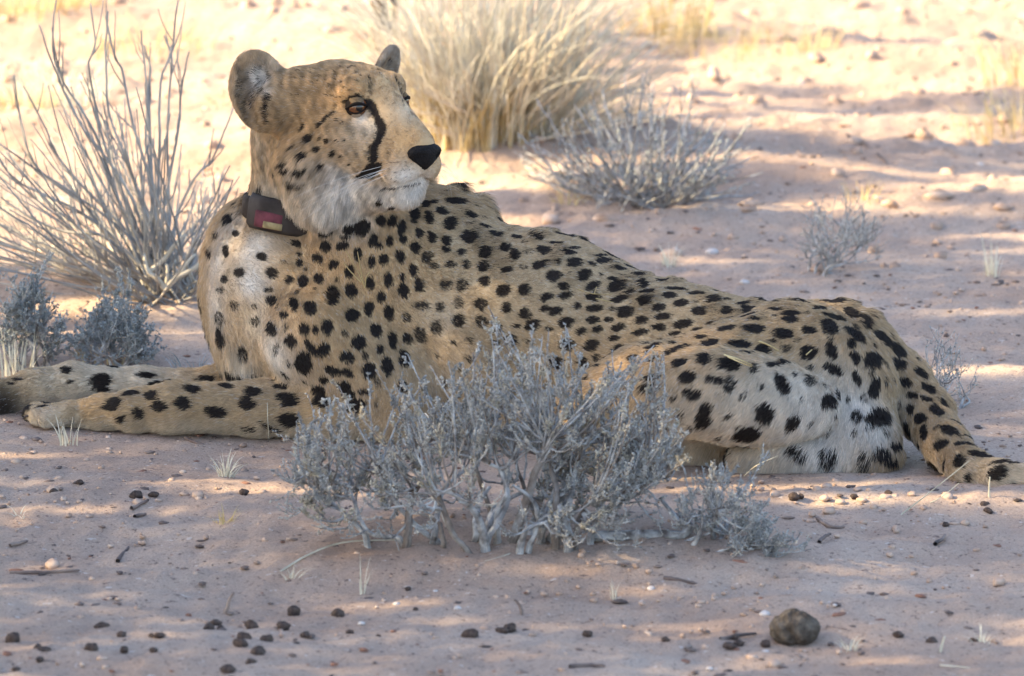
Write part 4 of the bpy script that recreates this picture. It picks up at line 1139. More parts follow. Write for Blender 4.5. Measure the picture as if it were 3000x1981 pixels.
def twig_bush(name, label, base, paths, nrand, px0, px1, py0, py1, dy, seed, r0, mat, leaf=None, forks=3, pow_=1.0, group=None, white=()):
    root_ = empty(name, base); tag(root_, label, 'shrub', group)
    r = np.random.default_rng(seed); rest = MB(); lf = MB()
    def forked(q, rr, mb, nf):
        mb.tube(q, rr, 5)
        n = len(q)
        for _ in range(nf):
            t = r.uniform(.30, .95); k = int(t * (n - 2)); o = q[k]; d = unit(q[k + 1] - q[k])
            L = np.linalg.norm(q[-1] - q[0]) * r.uniform(.10, .30) * (1.1 - .5 * t)
            d2 = unit(d + r.normal(size=3) * .38 + np.array([0, 0, .25]))
            p = wiggle(bez(o, o + d2 * L * .5, o + unit(d2 + np.array([0, 0, .45])) * L, 6), .0022, int(r.integers(1e9)))
            mb.tube(p, np.linspace(rr[k] * .72, rr[k] * .40, 6), 4)
            if leaf:
                m = leaf; u = r.uniform(.2, 1, m) * 4.99; kk = u.astype(int)
                leaves(lf, p[kk] + (p[kk + 1] - p[kk]) * (u - kk)[:, None], d2 + r.normal(size=(m, 3)) * .8, r.uniform(.006, .011, m), r.uniform(.0018, .003, m))
    for i, pp in enumerate(paths):
        q = smooth_path([base + np.array([r.uniform(-.03, .03), r.uniform(-.03, .03), 0])] + list(pp), 20)
        mb = MB(); forked(wiggle(q, .0018, seed + i), np.linspace(r0 * 1.3, r0 * .55, 20), mb, forks); mb.build('branch', M[mat], root_)
    for i in range(nrand):
        x = r.uniform(px0, px1); e = abs((x - (px0 + px1) / 2) / ((px1 - px0) / 2))
        top = py0 + (py1 - py0) * (.05 + .62 * e ** pow_)
        py = top + (py1 - top) * r.random() ** 1.2 * .8
        tip = P(x, py, base[1] + r.uniform(-dy, dy)); tip[2] = max(tip[2], float(gh(tip[0], tip[1])) + .01)
        o = base + np.array([r.normal() * .035, r.normal() * .035, 0]); o[2] = float(gh(o[0], o[1])) - .01
        mid = o + (tip - o) * .5; mid[2] = o[2] + (tip[2] - o[2]) * r.uniform(.25, .5)
        q = wiggle(bez(o, mid, tip, 14), .0030, seed + 500 + i)
        forked(q, np.linspace(r0 * .9, r0 * .42, 14), rest, forks)
    for q, rr in white:
        mb = MB(); mb.tube(q, rr, 6); mb.build('branch', M['white_twig'], root_)
    o = rest.build('twigs', M[mat], root_); o['kind'] = 'stuff'
    if leaf: o = lf.build('leaves', M['dull_leaf'], root_, smooth=False); o['kind'] = 'stuff'
    return root_

b4 = ground_at(475, 868); Y4 = b4[1]
K1 = (0, 0, 1.7425)
def pp4(pts, d=0): return pxpath([(a, b, d) for a, b in pts], *K1, Y4)
wt = [(smooth_path(pp4([(845, 1478), (800, 1420), (755, 1385), (735, 1300)], -.08), 12), np.linspace(.0055, .0028, 12)),  # pale forked twigs, the sun on them painted into the wood colour
      (smooth_path(pp4([(840, 1478), (905, 1415), (990, 1370), (1035, 1320), (1045, 1240)], -.08), 14), np.linspace(.0055, .0025, 14)),
      (smooth_path(pp4([(905, 1415), (950, 1345), (995, 1300)], -.08), 8), np.linspace(.0038, .002, 8)),
      (smooth_path(pp4([(845, 1475), (855, 1385), (850, 1350)], -.08), 8), np.linspace(.0035, .002, 8)),
      (smooth_path(pp4([(760, 1390), (840, 1320), (900, 1240), (940, 1200)], -.07), 10), np.linspace(.0045, .0025, 10))]
twig_bush('bare_shrub', 'tall bare grey shrub of upright forked twigs behind the cheetah chest', b4, [
    pp4([(700, 1100), (560, 850), (430, 670), (330, 480), (250, 270), (200, 130)]), pp4([(600, 1000), (460, 640), (310, 400), (265, 210), (300, -60)], .05),
    pp4([(640, 1050), (540, 800), (470, 560), (440, 350), (470, 250), (440, 40)]), pp4([(680, 900), (570, 600), (540, 300), (545, 80)], -.05),
    pp4([(760, 900), (680, 620), (640, 380), (590, 300), (548, 110)]), pp4([(780, 1000), (740, 700), (745, 430), (715, 150)]), pp4([(770, 900), (750, 500), (762, 330), (735, 215)], .05),
    pp4([(800, 1000), (805, 700), (820, 400), (870, 260), (905, 0)]), pp4([(830, 1100), (900, 700), (930, 450), (970, 270)], .05), pp4([(900, 1150), (1000, 900), (1080, 820), (1190, 560)], .1),
    pp4([(700, 1250), (400, 1010), (200, 880), (0, 730)]), pp4([(650, 1180), (330, 850), (230, 650), (125, 440)], .05), pp4([(500, 1100), (200, 860), (110, 650), (60, 370)], .1),
    pp4([(860, 1100), (850, 700), (860, 300), (820, 180)], .1), pp4([(500, 1150), (250, 1010), (60, 900), (-60, 700)], -.05), pp4([(560, 1230), (300, 1180), (60, 1060), (-80, 950)], -.1)],
    130, -300, 800, 60, 850, .36, 61, .0025, 'pale_twig', forks=4, pow_=.9, white=wt)

b7 = ground_at(1880, 595)
twig_bush('grey_shrub', 'wide grey shrub of stiff fanning twigs on the sand beyond the cheetah back', b7, [
    pxpath([(1850, 470), (1835, 350), (1830, 210)], 0, 0, 1, b7[1]), pxpath([(1760, 520), (1640, 400), (1570, 290)], 0, 0, 1, b7[1]), pxpath([(1680, 560), (1590, 470), (1530, 400)], 0, 0, 1, b7[1]),
    pxpath([(1970, 500), (2010, 380), (2030, 225)], 0, 0, 1, b7[1]), pxpath([(2060, 540), (2140, 440), (2200, 340)], 0, 0, 1, b7[1])],
    110, 1510, 2230, 150, 590, .26, 67, .0024, 'grey_wood', leaf=3, forks=4, pow_=1.1)
b8 = ground_at(1500, 410)
twig_bush('pale_shrub', 'pale twiggy shrub spreading out of the straw grass clump behind the cheetah', b8, [],
    300, 1060, 2000, -300, 390, .26, 69, .0022, 'white_twig', forks=5, pow_=1.2)

# ---- grass
def grass(name, label, base, n, spread, h, lean, mat, seed, w=.0016, cat='grass tuft', group=None, base_mat=None, up=1.0, bias=(0, 0)):
    r = np.random.default_rng(seed)
    m = 7; t = np.linspace(0, 1, m)
    ang = r.uniform(0, 2 * PI, n); rad = spread * np.sqrt(r.random(n))
    o = np.stack([base[0] + np.cos(ang) * rad, base[1] + np.sin(ang) * rad, np.zeros(n)], 1)
    o[:, 2] = gh(o[:, 0], o[:, 1]) - .004
    H_ = h * r.uniform(.45, 1.1, n)
    ln_ = lean * r.uniform(.1, 1.2, n) * H_
    dirx = np.cos(ang + r.normal(size=n) * .5) * ln_ + bias[0] * H_; diry = np.sin(ang + r.normal(size=n) * .5) * ln_ + bias[1] * H_
    P_ = o[:, None] + np.stack([dirx[:, None] * t ** 1.7, diry[:, None] * t ** 1.7, H_[:, None] * (t - .18 * t ** 3 * (ln_ / H_)[:, None] * 2) * up], -1)
    pa = r.uniform(0, PI, n); wd = np.stack([np.cos(pa), np.sin(pa), np.zeros(n)], 1) * (w * r.uniform(.6, 1.3, n))[:, None]
    wt_ = (1 - .85 * t)
    L_ = P_ - wd[:, None] * wt_[None, :, None]; R_ = P_ + wd[:, None] * wt_[None, :, None]
    v = np.stack([L_, R_], 2).reshape(-1, 3)
    k = (np.arange(n) * m * 2)[:, None] + (np.arange(m - 1) * 2)[None]
    f = np.stack([k, k + 1, k + 3, k + 2], -1).reshape(-1, 4)
    mb = MB(); mb.add(v, f)
    ob = mb.build(name, M[mat], None); tag(ob, label, cat, group)
    # set the origin at the foot of the tuft
    ob.data.transform(Matrix.Translation(-Vector(base))); ob.location = base
    return ob

g0 = ground_at(1400, 450)
clump = empty('grass_clump', g0); tag(clump, 'big sunlit clump of tall straw grass behind the cheetah head', 'grass clump')
for k, (nm, n_, sp, hh, le, mt, sd, ww, bi) in enumerate([('tall_blades', 380, .15, .60, .95, 'straw', 71, .0022, (0.10, 0)), ('short_blades', 1000, .16, .15, .5, 'tan_straw', 73, .0020, (0, 0)), ('drooping_blades', 420, .16, .44, 1.2, 'straw', 75, .0018, (.18, 0))]):
    ob = grass(nm, None, g0, n_, sp, hh, le, mt, sd, ww, None, bias=bi)
    ob.parent = clump; ob.matrix_parent_inverse = Matrix.Translation(-Vector(g0)); ob['kind'] = 'stuff'
# ---- dry tufts standing about
TUFTS = [  # px, py, n, spread, height, lean, material, label
 (205, 1303, 20, .014, .065, .45, 'straw', 'pale thin grass sprig in front of the near paw'),
 (662, 1402, 40, .010, .045, .8, 'straw', 'short sunlit straw tuft on the sand in front of the near foreleg'),
 (660, 1533, 22, .012, .032, .9, 'tan_straw', 'flattened straw tuft on shaded sand before the elbow'),
 (60, 1515, 10, .012, .030, 1.2, 'straw', 'leaning straw wisp lying on the sand below the near paw'),
 (2905, 815, 26, .014, .085, .2, 'straw', 'upright straw tuft on the bare sand behind the tail'),
 (1962, 782, 22, .012, .05, .4, 'straw', 'small straw tuft just behind the lower back'),
 (2520, 630, 26, .03, .05, .6, 'tan_straw', 'olive grass tuft beside the sparse pale shrub'),
 (2970, 380, 110, .12, .10, 1.0, 'tan_straw', 'reddish dry tuft in the sunlit sand beyond the tail'),
 (2985, 250, 60, .08, .16, .7, 'tan_straw', 'pale grass tuft rising behind the reddish tuft'),
 (2280, 130, 110, .13, .06, .9, 'tan_straw', 'yellowish low tuft in the far sunlit sand'),
 (2100, 170, 120, .12, .08, .9, 'tan_straw', 'brown low tuft beside the yellowish far tuft'),
 (1950, 100, 160, .10, .16, .7, 'tan_straw', 'dark brown dead tuft beyond the wide fanning shrub'),
 (2370, 200, 50, .06, .07, .8, 'tan_straw', 'small dry tuft below the yellowish far tuft'),
 (180, 300, 160, .10, .10, .9, 'straw', 'pale straw tuft behind the bare shrub twigs'),
 (60, 320, 120, .08, .07, 1.0, 'tan_straw', 'dark low tuft behind the bare shrub twigs'),
 (760, 300, 90, .10, .05, 1.0, 'tan_straw', 'brownish flat tuft behind the cheetah ear'),
 (60, 90, 260, .18, .12, 1.0, 'tan_straw', 'wide brown dead tuft far behind the bare shrub'),
 (430, 120, 160, .14, .08, 1.0, 'tan_straw', 'flat brown tuft far behind the bare shrub tips'),
 (40, 1095, 34, .04, .10, .7, 'straw', 'green straw blades beside the far paw'),
 (855, 1700, 16, .010, .032, 1.2, 'straw', 'flattened blue grey straw tuft at the left foot of the large shrub'),
 (1800, 1752, 10, .006, .030, .3, 'straw', 'tiny straw stub on the sand below the large shrub'),
 (2490, 1895, 16, .012, .028, .9, 'straw', 'short pale straw stub beside the round dry lump'),
 (2880, 1890, 14, .012, .035, .8, 'straw', 'ragged straw stub in the sun strip past the round lump'),
 (1060, 1745, 8, .006, .06, .35, 'straw', 'wispy straw stalk below the left side of the large shrub'),
 (320, 1050, 40, .05, .04, .9, 'tan_straw', 'small dead tuft at the foot of the rounded dark shrub'),
 (570, 1085, 40, .05, .04, .9, 'dull_leaf', 'low grey sprig on the sand under the chest'),
 (1660, 600, 30, .03, .05, .9, 'tan_straw', 'thin brown tuft at the left foot of the wide fanning shrub')]
for k, (x_, y_, n_, sp, hh, le, mt, lab) in enumerate(TUFTS):
    grass('grass_tuft', lab, ground_at(x_, y_), n_, sp, hh, le, mt, 300 + k, .0013 if hh < .1 else .0018, group='dry grass tufts on the sand')

# ---- long straws
def straw(label, pts, r, mat='straw', cat='straw', name='grass_stalk', group='loose grass stalks'):
    mb = MB(); q = smooth_path(pts, 12); mb.tube(q, np.linspace(r, r * .5, 12), 5); o = mb.build(name, M[mat]); tag(o, label, cat, group)
    b = q[0].copy(); o.data.transform(Matrix.Translation(-Vector(b))); o.location = b
def on_g(px, py, dz=.002):
    p = ground_at(px, py); p[2] += dz; return p
yb = ground_at(2640, 1512)[1]
straw('long dry stalk leaning up across the tail', [on_g(2640, 1512), P(2740, 1430, yb + .01), P(2840, 1350, yb + .02)], .0011)
straw('shorter pale stalk leaning beside the long dry stalk by the tail', [on_g(2720, 1480), P(2760, 1455, yb + .05), P(2810, 1415, yb + .06)], .0010)
straw('upright cut stalk standing in front of the tail', [on_g(2898, 1462), P(2898, 1430, ground_at(2898, 1462)[1]), P(2900, 1398, ground_at(2898, 1462)[1])], .0018)
straw('thin upright stalk in front of the elbow', [on_g(788, 1290), P(785, 1240, .02), P(783, 1180, .02)], .0009)
straw('curved yellow stalk lying at the foot of the large shrub', [on_g(820, 1680), on_g(900, 1640, .006), on_g(1010, 1610, .01), on_g(1180, 1590, .004)], .0016)
straw('bent stalk lying just below the trunk of the large shrub', [on_g(1400, 1655), on_g(1450, 1650, .006), on_g(1495, 1628, .003)], .0014)
straw('white upright stalk past the round dry lump', [on_g(2755, 1915), P(2760, 1890, ground_at(2755, 1915)[1]), P(2768, 1865, ground_at(2755, 1915)[1])], .0020)
straw('long straw lying in the sun strip at the frame corner', [on_g(2755, 1953), on_g(2830, 1965, .004), on_g(2910, 1975, .003)], .0011)
straw('stalk standing against the thigh beside the small shrub', [on_g(1920, 1390), P(1938, 1340, -.24), P(1952, 1300, -.24)], .0011)
straw('stalk leaning out of the small shrub toward the thigh', [on_g(2180, 1400), P(2215, 1365, -.3), P(2280, 1335, -.3)], .0010)

# ---- straws caught in the coat
def on_fur(px, py, up=.008):
    h = hit(px, py); return h[0] + h[1] * up
def fur_straw(label, pts, r=.0011):
    mb = MB()
    for seg in pts: mb.tube(smooth_path([on_fur(a, b, c) for a, b, c in seg], 8), np.linspace(r, r * .6, 8), 5)
    o = mb.build('straw', M['tan_straw']); tag(o, label, 'straw', 'straws caught in the coat')
fur_straw('forked straw caught in the fur of the cheetah shoulder', [[(1070, 842, .006), (1050, 790, .012), (1020, 735, .014)], [(1068, 840, .006), (1056, 770, .014), (1050, 738, .016)], [(1070, 842, .006), (1075, 810, .012), (1085, 795, .013)], [(1060, 825, .01), (1030, 790, .014), (1015, 768, .015)]], .0010)
fur_straw('pale straw lying flat on the fur above the knee', [[(2120, 1058, .012), (2160, 1070, .013), (2200, 1085, .012)], [(2130, 1062, .012), (2170, 1080, .013), (2198, 1088, .012)]], .0014)
fur_straw('short stiff straw lying on the fur of the haunch', [[(2220, 1018, .012), (2245, 1032, .013), (2272, 1048, .012)]], .0016)
fur_straw('branching straw on the fur of the lower ribs', [[(1690, 858, .012), (1730, 872, .013), (1790, 876, .012)], [(1740, 872, .012), (1745, 855, .013)], [(1745, 885, .012), (1800, 900, .013)]], .0009)
fur_straw('bent straw across a spot on the rump', [[(2360, 1052, .012), (2378, 1036, .013)]], .0012)

# ---- dung pellets
def blob(name, label, cat, center, rad, mat, seed, group=None, nu=14, nv=9, amp=.10, flat=.0, freq=1.0):
    r = np.random.default_rng(seed)
    v, f = uv_sphere((0, 0, 0), 1.0, nu, nv)
    n_ = vnoise(v * .25 * freq, 1.6, seed) * amp + vnoise(v * .25 * freq, 4.0, seed + 1) * amp * .45
    v = v * (1 + n_)[:, None] * np.asarray(rad)
    a = r.uniform(0, PI); ca, sa = math.cos(a), math.sin(a)
    v = v @ np.array([[ca, sa, 0], [-sa, ca, 0], [0, 0, 1]])
    mb = MB(); mb.add(v, f); o = mb.build(name, M[mat]); o.location = center
    tag(o, label, cat, group); return o
def pix_list(x0, y0, sc, rows):
    return [(x0 + r[0] / sc, y0 + r[1] / sc, (r[2] if len(r) > 2 else 34) / sc) for r in rows]
PEL = pix_list(0, 1250, 2.145, [(857,420,38),(965,423,28),(643,1245,34),(82,1330,40),(763,1308,34),(240,1392,34),(285,1405,34),(572,1395,34),(780,1397,28),(965,1402,28),(1000,1310,28),(950,1312,22),(250,1465,22),(1315,1252,40),(1355,1235,28),(1387,1262,26),(1580,1250,38),(1780,1247,38),(1535,1322,34),(1507,1362,34),(1676,1332,30),(1622,1408,38),(1578,1470,36),(1433,1525,40),(1845,1158,36),(2125,1180,34),(1917,1302,24),(1535,405,28),(1040,1145,20),(100,1520,26),(340,400,30),(1440,1590,30),(500,345,28)]) \
    + pix_list(1000, 1550, 2.375, [(890,728,44),(1120,705,34),(1175,695,34),(1715,735,36),(2257,762,34),(260,752,18),(515,560,18),(462,415,18),(60,712,20)]) \
    + pix_list(2000, 1400, 2.375, [(320,1165,36),(388,1148,32),(358,1103,30),(575,1152,36),(1735,1140,38),(1500,1085,28),(2025,1132,24),(775,128,34),(820,122,26),(1195,130,20),(1430,100,24),(2105,190,38),(2125,228,28),(1995,185,26),(1830,322,24)])
def pellet_label(x_, y_, r_):
    sz = 'large' if r_ > 16.5 else ('small' if r_ < 12 else 'round')
    if x_ > 2080 and x_ < 2300 and y_ > 1800: where = 'beside the large cracked dung lump'
    elif x_ > 2300 and y_ > 1700: where = 'on shaded sand past the large cracked dung lump'
    elif x_ > 2250: where = 'among the sunlit clods below the haunch and tail'
    elif y_ < 1480: where = 'on the sand in front of the near foreleg'
    elif x_ > 1000: where = 'on bare sand in front of the large woody shrub'
    elif x_ > 560: where = 'in the thick scatter of pellets before the near elbow'
    else: where = 'in the loose scatter of pellets before the near paw'
    return sz + ' dark brown dung pellet ' + where
for k, (x_, y_, r_) in enumerate(PEL):
    p = ground_at(x_, y_ + r_ * .6); rr = r_ / 1850
    rr *= rng.uniform(.8, 1.12); p[2] += rr * rng.uniform(.22, .5)
    blob('dung_pellet', pellet_label(x_, y_, r_), 'dung pellet', p, (rr * rng.uniform(.95, 1.35), rr * rng.uniform(.8, 1.05), rr * rng.uniform(.62, .9)), 'dung', 700 + k, 'dung pellets on the sand', amp=.17, freq=1.5)

p = ground_at(2330, 1890); R0 = .062 / 2 * .95
lump = blob('dung_lump', 'large round cracked grey brown dung lump on the sand', 'dung lump', (p[0], p[1] + .02, p[2] + R0 * .58), (R0 * 1.08, R0 * 1.0, R0 * .84), 'lump', 900, nu=44, nv=28, amp=.045, freq=2.2)
me = lump.data; co = np.zeros(len(me.vertices) * 3); me.vertices.foreach_get('co', co); co = co.reshape(-1, 3)
rr = np.linalg.norm(co, axis=1)
for nvec, off in (((.75, -.5, .2), .25), ((-.35, -.2, .9), .35), ((.9, .1, .35), -.35)):     # cracks between its lobes
    nvec = np.array(nvec) / np.linalg.norm(nvec); d = co @ nvec / R0 - off + .12 * np.sin(co[:, 2] / R0 * 4)
    co *= (1 - .09 * np.exp(-(d / .10) ** 2))[:, None]
co += (vnoise(co, 260, 5) * .0007)[:, None] * co / rr[:, None]
me.vertices.foreach_set('co', co.astype(np.float32).ravel()); me.update()

# ---- pebbles and clods
PEB = pix_list(2000, 1400, 2.375, [(1005,60,40),(935,75,32),(1060,20,26),(1215,75,28),(1300,85,24),(985,140,30),(1100,165,34),(1245,150,34),(1330,200,26),(1410,130,36),(1480,125,28),(1595,110,28),(1840,125,42),(2050,120,34),(1020,225,40),(900,250,26),(1965,310,34),(1480,350,26),(1075,400,26),(640,1290,36),(480,1245,34),(2200,720,40),(1090,1210,20),(1440,530,28),(640,110,40)]) \
    + pix_list(0, 1250, 2.145, [(865,470,28),(1080,338,24),(1230,925,22),(580,955,20),(690,1078,18),(740,1082,16),(335,395,36),(1245,425,36),(1650,408,26),(330,860,50),(150,70,30),(1310,265,18),(210,160,22),(15,435,18),(100,215,30),(370,320,22),(545,205,20),(500,345,20)])
for k, (x_, y_, r_) in enumerate(PEB):
    p = ground_at(x_, y_ + r_ * .4); rr = r_ / 2080; p[2] += rr * .30
    blob('clod', ('large' if r_ > 15.5 else ('small' if r_ < 11.5 else 'rounded')) + (' tan clod in the sun strip below the haunch' if x_ > 2250 and y_ < 1480 else ' tan clod on the bumpy sand below the tail' if x_ > 2250 and y_ < 1720 else ' tan clod near the large cracked dung lump' if x_ > 2000 else ' tan clod on the sand before the near foreleg' if y_ < 1480 else ' tan clod on streaked sand before the near paw'), 'clod', p, (rr * rng.uniform(.9, 1.25), rr * rng.uniform(.8, 1.2), rr * rng.uniform(.55, .8)), 'pebble', 1100 + k, 'clods of sand', amp=.14, freq=1.6)
PAL = pix_list(1000, 1550, 2.375, [(655,432,20),(1405,305,12),(510,243,12),(125,360,36),(385,520,26),(810,550,28),(1865,290,10),(2298,455,16),(2155,410,28),(1300,292,10),(1170,315,14),(140,655,26)]) \
    + pix_list(2000, 1400, 2.375, [(570,942,36),(490,1245,30),(190,1325,24),(1060,885,18),(575,1210,28),(1320,172,12)]) + [(2085, 735, 24), (2180, 825, 18), (2570, 580, 18), (2870, 480, 16), (2350, 240, 14), (2255, 380, 12)]
for k, (x_, y_, r_) in enumerate(PAL):
    p = ground_at(x_, y_ + r_ * .3); rr = r_ / 2100; p[2] += rr * .2
    blob('pebble', ('flat' if r_ > 11 else 'tiny') + (' white pebble behind the cheetah back' if y_ < 900 else ' white pebble near the large cracked dung lump' if x_ > 2000 and y_ > 1600 else ' white pebble below the haunch' if x_ > 2000 else ' white pebble on the sand before the large woody shrub'), 'pebble', p, (rr, rr * .9, rr * .55), 'pale_pebble', 1300 + k, 'white pebbles', amp=.12, freq=1.5)

# ---- sticks
STK = [([(685, 1733), (672, 1765), (657, 1797)], 'upright'), ([(1515, 1760), (1527, 1780), (1532, 1805)], 'upright'), ([(345, 1650), (365, 1630), (382, 1615)], 'f'), ([(2395, 1525), (2430, 1545), (2470, 1548)], 'f'), ([(1640, 1700), (1690, 1695), (1740, 1692)], 'f'),
       ([(1945, 1700), (1985, 1705), (2040, 1712)], 'f'), ([(30, 1605), (55, 1600), (80, 1594)], 'f'), ([(545, 1290), (570, 1300), (600, 1302)], 'f'), ([(30, 1685), (130, 1684), (230, 1680)], 'f'), ([(385, 1495), (410, 1485), (435, 1478)], 'f'), ([(395, 1520), (415, 1512), (430, 1507)], 'f'),
       ([(2110, 1880), (2170, 1868), (2220, 1860)], 'f'), ([(2420, 1843), (2450, 1848), (2480, 1852)], 'f'), ([(1670, 1960), (1730, 1955), (1765, 1960)], 'f'), ([(2740, 1600), (2765, 1590), (2775, 1580)], 'f'), ([(2400, 1595), (2415, 1580), (2430, 1572)], 'f'), ([(2660, 200), (2740, 205), (2850, 235)], 'f'), ([(2480, 400), (2540, 430), (2600, 480)], 'f')]
STICK_LABELS = ['thin brown twig standing upright above the pellet scatter', 'short dark stub standing upright before the large woody shrub', 'slanting black stick bit before the near paw', 'crooked dark stick right of the small shrub', 'thin dark stick lying below the trunk of the large shrub', 'dark stick lying under the small shrub', 'black split stick lying far before the near paw', 'dark stick bits lying under the near foreleg', 'long thin dark stick lying flat before the near paw', 'thin brown stick lying beside a tan clod', 'dark grey stick below the thin brown stick', 'dark thin stick leading up to the cracked dung lump', 'fine dark stick just past the cracked dung lump', 'thick reddish dark stick at the lower frame edge', 'short black stick on the bumpy sand below the tail', 'bluish stick bit right of the small shrub', 'long dark stick lying in the far sunlit sand', 'pale bent stick lying on the sand behind the rump']
for k, (pp, kd) in enumerate(STK):
    if kd == 'f': q = smooth_path([on_g(a, b, .003) for a, b in pp], 9)
    else:
        yy = ground_at(*pp[-1])[1]; q = smooth_path([P(a, b, yy) for a, b in pp], 9)[::-1]; q[0, 2] -= .004
    mb = MB(); mb.tube(wiggle(q, .0012, k), np.linspace(.0032, .0018, 9) * (1.0 if kd == 'f' else .9), 6)
    o = mb.build('stick', M['litter'])
    tag(o, STICK_LABELS[k], 'stick', 'sticks on the sand')

# ---- crumbs and leaf litter: nobody could count these
n_ = 20000
xs = rng.uniform(-1.3, 1.3, n_); ys = -1.8 + 7.2 * rng.random(n_) ** 1.25
dn = vnoise(np.stack([xs, ys, xs * 0], 1), 1.1, 61) + .5 * vnoise(np.stack([xs, ys, xs * 0], 1), 4, 62)
kp = (rng.random(n_) < .35 + .45 * dn); xs, ys = xs[kp], ys[kp]
def scatter(name, mat, xs, ys, size, flatz, label, cat, big=1.0):
    m = len(xs); r_ = size * (.5 + rng.random(m) ** 3 * 2.2)
    v, f = uv_sphere((0, 0, 0), 1.0, 6, 4)
    a = rng.uniform(0, 6.28, m); ca, sa = np.cos(a), np.sin(a)
    sx, sy, sz = r_ * rng.uniform(.8, 1.6, m), r_ * rng.uniform(.6, 1.0, m), r_ * flatz
    q = v[None] * np.stack([sx, sy, sz], 1)[:, None] * (1 + .25 * rng.normal(size=(m, len(v), 1)).clip(-1, 1))
    x = q[..., 0] * ca[:, None] - q[..., 1] * sa[:, None]; y = q[..., 0] * sa[:, None] + q[..., 1] * ca[:, None]
    z = gh(xs, ys)
    V = np.stack([x + xs[:, None], y + ys[:, None], q[..., 2] + (z + sz * .35)[:, None]], -1).reshape(-1, 3)
    F = (f[None] + (np.arange(m) * len(v))[:, None, None]).reshape(-1, 4)
    mb = MB(); mb.add(V, F); o = mb.build(name, M[mat], smooth=False); tag(o, label, cat, kind='stuff')
scatter('gravel', 'pebble', xs, ys, .0022, .6, 'fine sandy crumbs strewn over the ground', 'gravel')
m = 5200; xs = rng.uniform(-1.3, 1.3, m); ys = -1.8 + 7.4 * rng.random(m) ** 1.0
scatter('leaf_litter', 'litter', xs, ys, .0030, .35, 'dark bits of dead leaf strewn over the sand', 'leaf litter')
m = 900; xs = rng.uniform(-1.3, 1.3, m); ys = -1.8 + 7 * rng.random(m) ** 1.4
scatter('bark_litter', 'red_litter', xs, ys, .0034, .35, 'reddish bits of bark strewn over the sand', 'bark litter')
m = 1000; xs = rng.uniform(-1.3, 1.3, m); ys = 1.5 + 4.5 * rng.random(m)
scatter('clod_litter', 'pebble', xs, ys, .0075, .6, 'small clods of sand scattered over the far ground', 'clods')

# ------------------------------------------------------------------ trees: the one whose shade the cheetah lies in, and one far behind
M['tree_bark'] = mat_noise('tree_bark', [(.05, .038, .03), (.11, .085, .065), (.20, .16, .13)], 14, .95, .8, 40, dist=.02)
M['tree_leaf'] = mat_noise('tree_leaf', [(.045, .060, .022), (.075, .095, .040), (.11, .12, .055)], 4, .7, translucent=.2)
S = np.array(SUN_DIR); S = S / np.linalg.norm(S)
def shadow_xy(p): return p[:, 0] - S[0] / S[2] * p[:, 2], p[:, 1] - S[1] / S[2] * p[:, 2]
# places where the canopy lets the sun through: px, py on the ground, half sizes in metres
GAPS = [(700, 1415, .12, .028), (840, 1440, .14, .03), (60, 1335, .10, .030), (420, 1685, .14, .020), (700, 1695, .10, .014), (200, 1490, .12, .018), (1130, 1775, .12, .014), (1650, 1838, .15, .010),
        (2150, 1830, .16, .014), (2300, 1425, .22, .035), (2550, 1455, .22, .035), (2800, 1465, .22, .03), (2950, 1490, .16, .022), (2700, 1940, .22, .014), (2960, 1880, .08, .02), (1250, 1972, .14, .010), (2880, 1090, .14, .045), (2960, 910, .16, .025), (2100, 768, .14, .022), (1960, 760, .06, .015),
        (330, 900, .22, .09), (560, 905, .18, .05), (130, 980, .12, .05), (480, 975, .12, .03), (1650, 530, .3, .06), (2400, 620, .3, .06), (2900, 740, .12, .02), (2700, 630, .2, .02), (100, 1100, .08, .03), (1900, 1400, .06, .03)]
GP = [(ground_at(a, b), c, d) for a, b, c, d in GAPS]
TH = [(1960, 1030, .075, .030), (2080, 985, .05, .022), (1830, 1080, .06, .03), (2000, 1080, .03, .02)]   # light on the near thigh
for a, b, c, d in TH:
    h = hit(a, b)
    if h is not None:
        q = h[0] - S * (h[0][2] / S[2]); GP.append((q, c, d))
tree = empty('camel_thorn_tree', (-4.9, -.75, 0)); tag(tree, 'spreading thorn tree whose canopy shades the cheetah', 'tree')
nl_ = 175000
tgt_x = rng.uniform(-2.6, 3.4, nl_); tgt_y = rng.uniform(-3.6, 4.9, nl_)
cx_ = rng.normal(-4.6, .45, nl_)
z_ = (tgt_x - cx_) * (S[2] / -S[0])
pp_ = np.stack([cx_, tgt_y + S[1] / S[2] * z_, z_], 1)
edge = 1.75 + .35 * np.sin(tgt_x * 2.3 + .6) + .25 * np.sin(tgt_x * 5.1) + .28 * tgt_x.clip(-1, 1.5)
nzs = vnoise(np.stack([tgt_x * .6, tgt_y * 2.6, tgt_x * 0], 1), .9, 77) + .5 * vnoise(np.stack([tgt_x, tgt_y * 3, tgt_x * 0], 1), 2.1, 78)
keep = (tgt_y < edge) | ((tgt_x > .0) & (tgt_y < 4.8) & (nzs > -.05 + .12 * (tgt_y - 2.5)) & (rng.random(nl_) < .75)) | ((tgt_y < edge + .6) & (nzs > .5))
keep &= z_ > .55
for q, a, b in GP:
    keep &= (((tgt_x - q[0]) / a) ** 2 + ((tgt_y - q[1]) / (b * .68)) ** 2) > 1
pp_ = pp_[keep]; m = len(pp_)
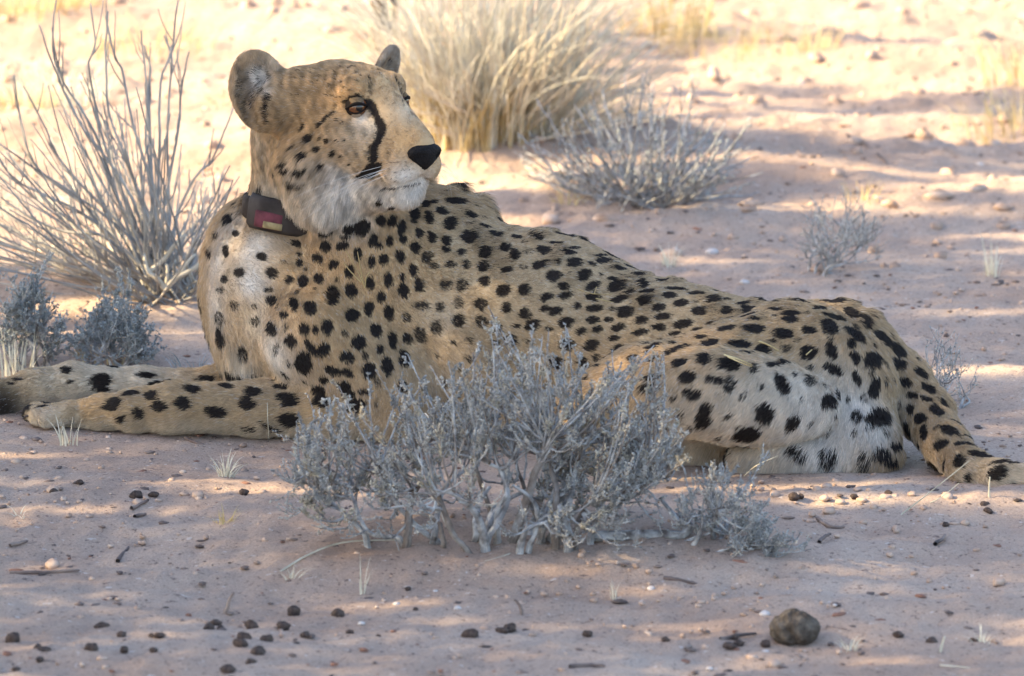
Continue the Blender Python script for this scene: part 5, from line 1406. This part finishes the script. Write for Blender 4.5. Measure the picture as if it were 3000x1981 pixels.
# each leaf a small two-faced blade of a feathery frond
a1 = rng.normal(size=(m, 3)); a1 /= np.linalg.norm(a1, axis=1)[:, None]
a2 = np.cross(a1, rng.normal(size=(m, 3))); a2 /= np.linalg.norm(a2, axis=1)[:, None]
a1 *= rng.uniform(.024, .040, m)[:, None]; a2 *= rng.uniform(.012, .020, m)[:, None]
V = np.stack([pp_ - a1, pp_ + a2, pp_ + a1, pp_ - a2], 1).reshape(-1, 3)
mb = MB(); mb.add(V, np.arange(m * 4).reshape(-1, 4))
cr = mb.build('crown', M['tree_leaf'], tree, smooth=False); cr['kind'] = 'stuff'
mb = MB(); mb.tube(smooth_path([(-4.9, -.75, -.1), (-4.85, -.7, .5), (-4.75, -.8, 1.0), (-4.7, -.75, 1.5)], 12), np.linspace(.19, .12, 12), 10); mb.build('trunk', M['tree_bark'], tree)
for k in range(9):
    e = np.array([-4.7 + rng.normal() * .2, rng.uniform(-3.9, 2.3), rng.uniform(1.2, 3.3)])
    s_ = np.array([-4.75, -.75, rng.uniform(.9, 1.45)])
    mb = MB(); mb.tube(wiggle(bez(s_, (s_ + e) / 2 + np.array([0, 0, .35]), e, 10), .02, k), np.linspace(.065, .012, 10), 7); mb.build('limb', M['tree_bark'], tree)

tb = ground_at(1120, 150)
ft = empty('thorn_tree', tb); tag(ft, 'dark tree trunk rising far behind the cheetah ear', 'tree')
tp = smooth_path([tb - np.array([0, 0, .05]), tb + np.array([.0, 0, .3]), tb + np.array([-.04, .02, .8]), tb + np.array([.02, .1, 1.4])], 14)
mb = MB(); mb.tube(tp, np.linspace(.030, .018, 14), 9); mb.build('trunk', M['tree_bark'], ft)
mb = MB()
for k in range(6):
    e = tp[-1] + np.array([rng.normal() * .4, rng.normal() * .4, rng.uniform(.2, .7)])
    mb2 = MB(); mb2.tube(bez(tp[8 + k % 5], (tp[10] + e) / 2, e, 8), np.linspace(.012, .004, 8), 5); mb2.build('limb', M['tree_bark'], ft)
    leaves(mb, e + rng.normal(size=(260, 3)) * .18, rng.normal(size=(260, 3)), rng.uniform(.02, .035, 260), rng.uniform(.006, .01, 260))
o = mb.build('crown', M['tree_leaf'], ft, smooth=False); o['kind'] = 'stuff'
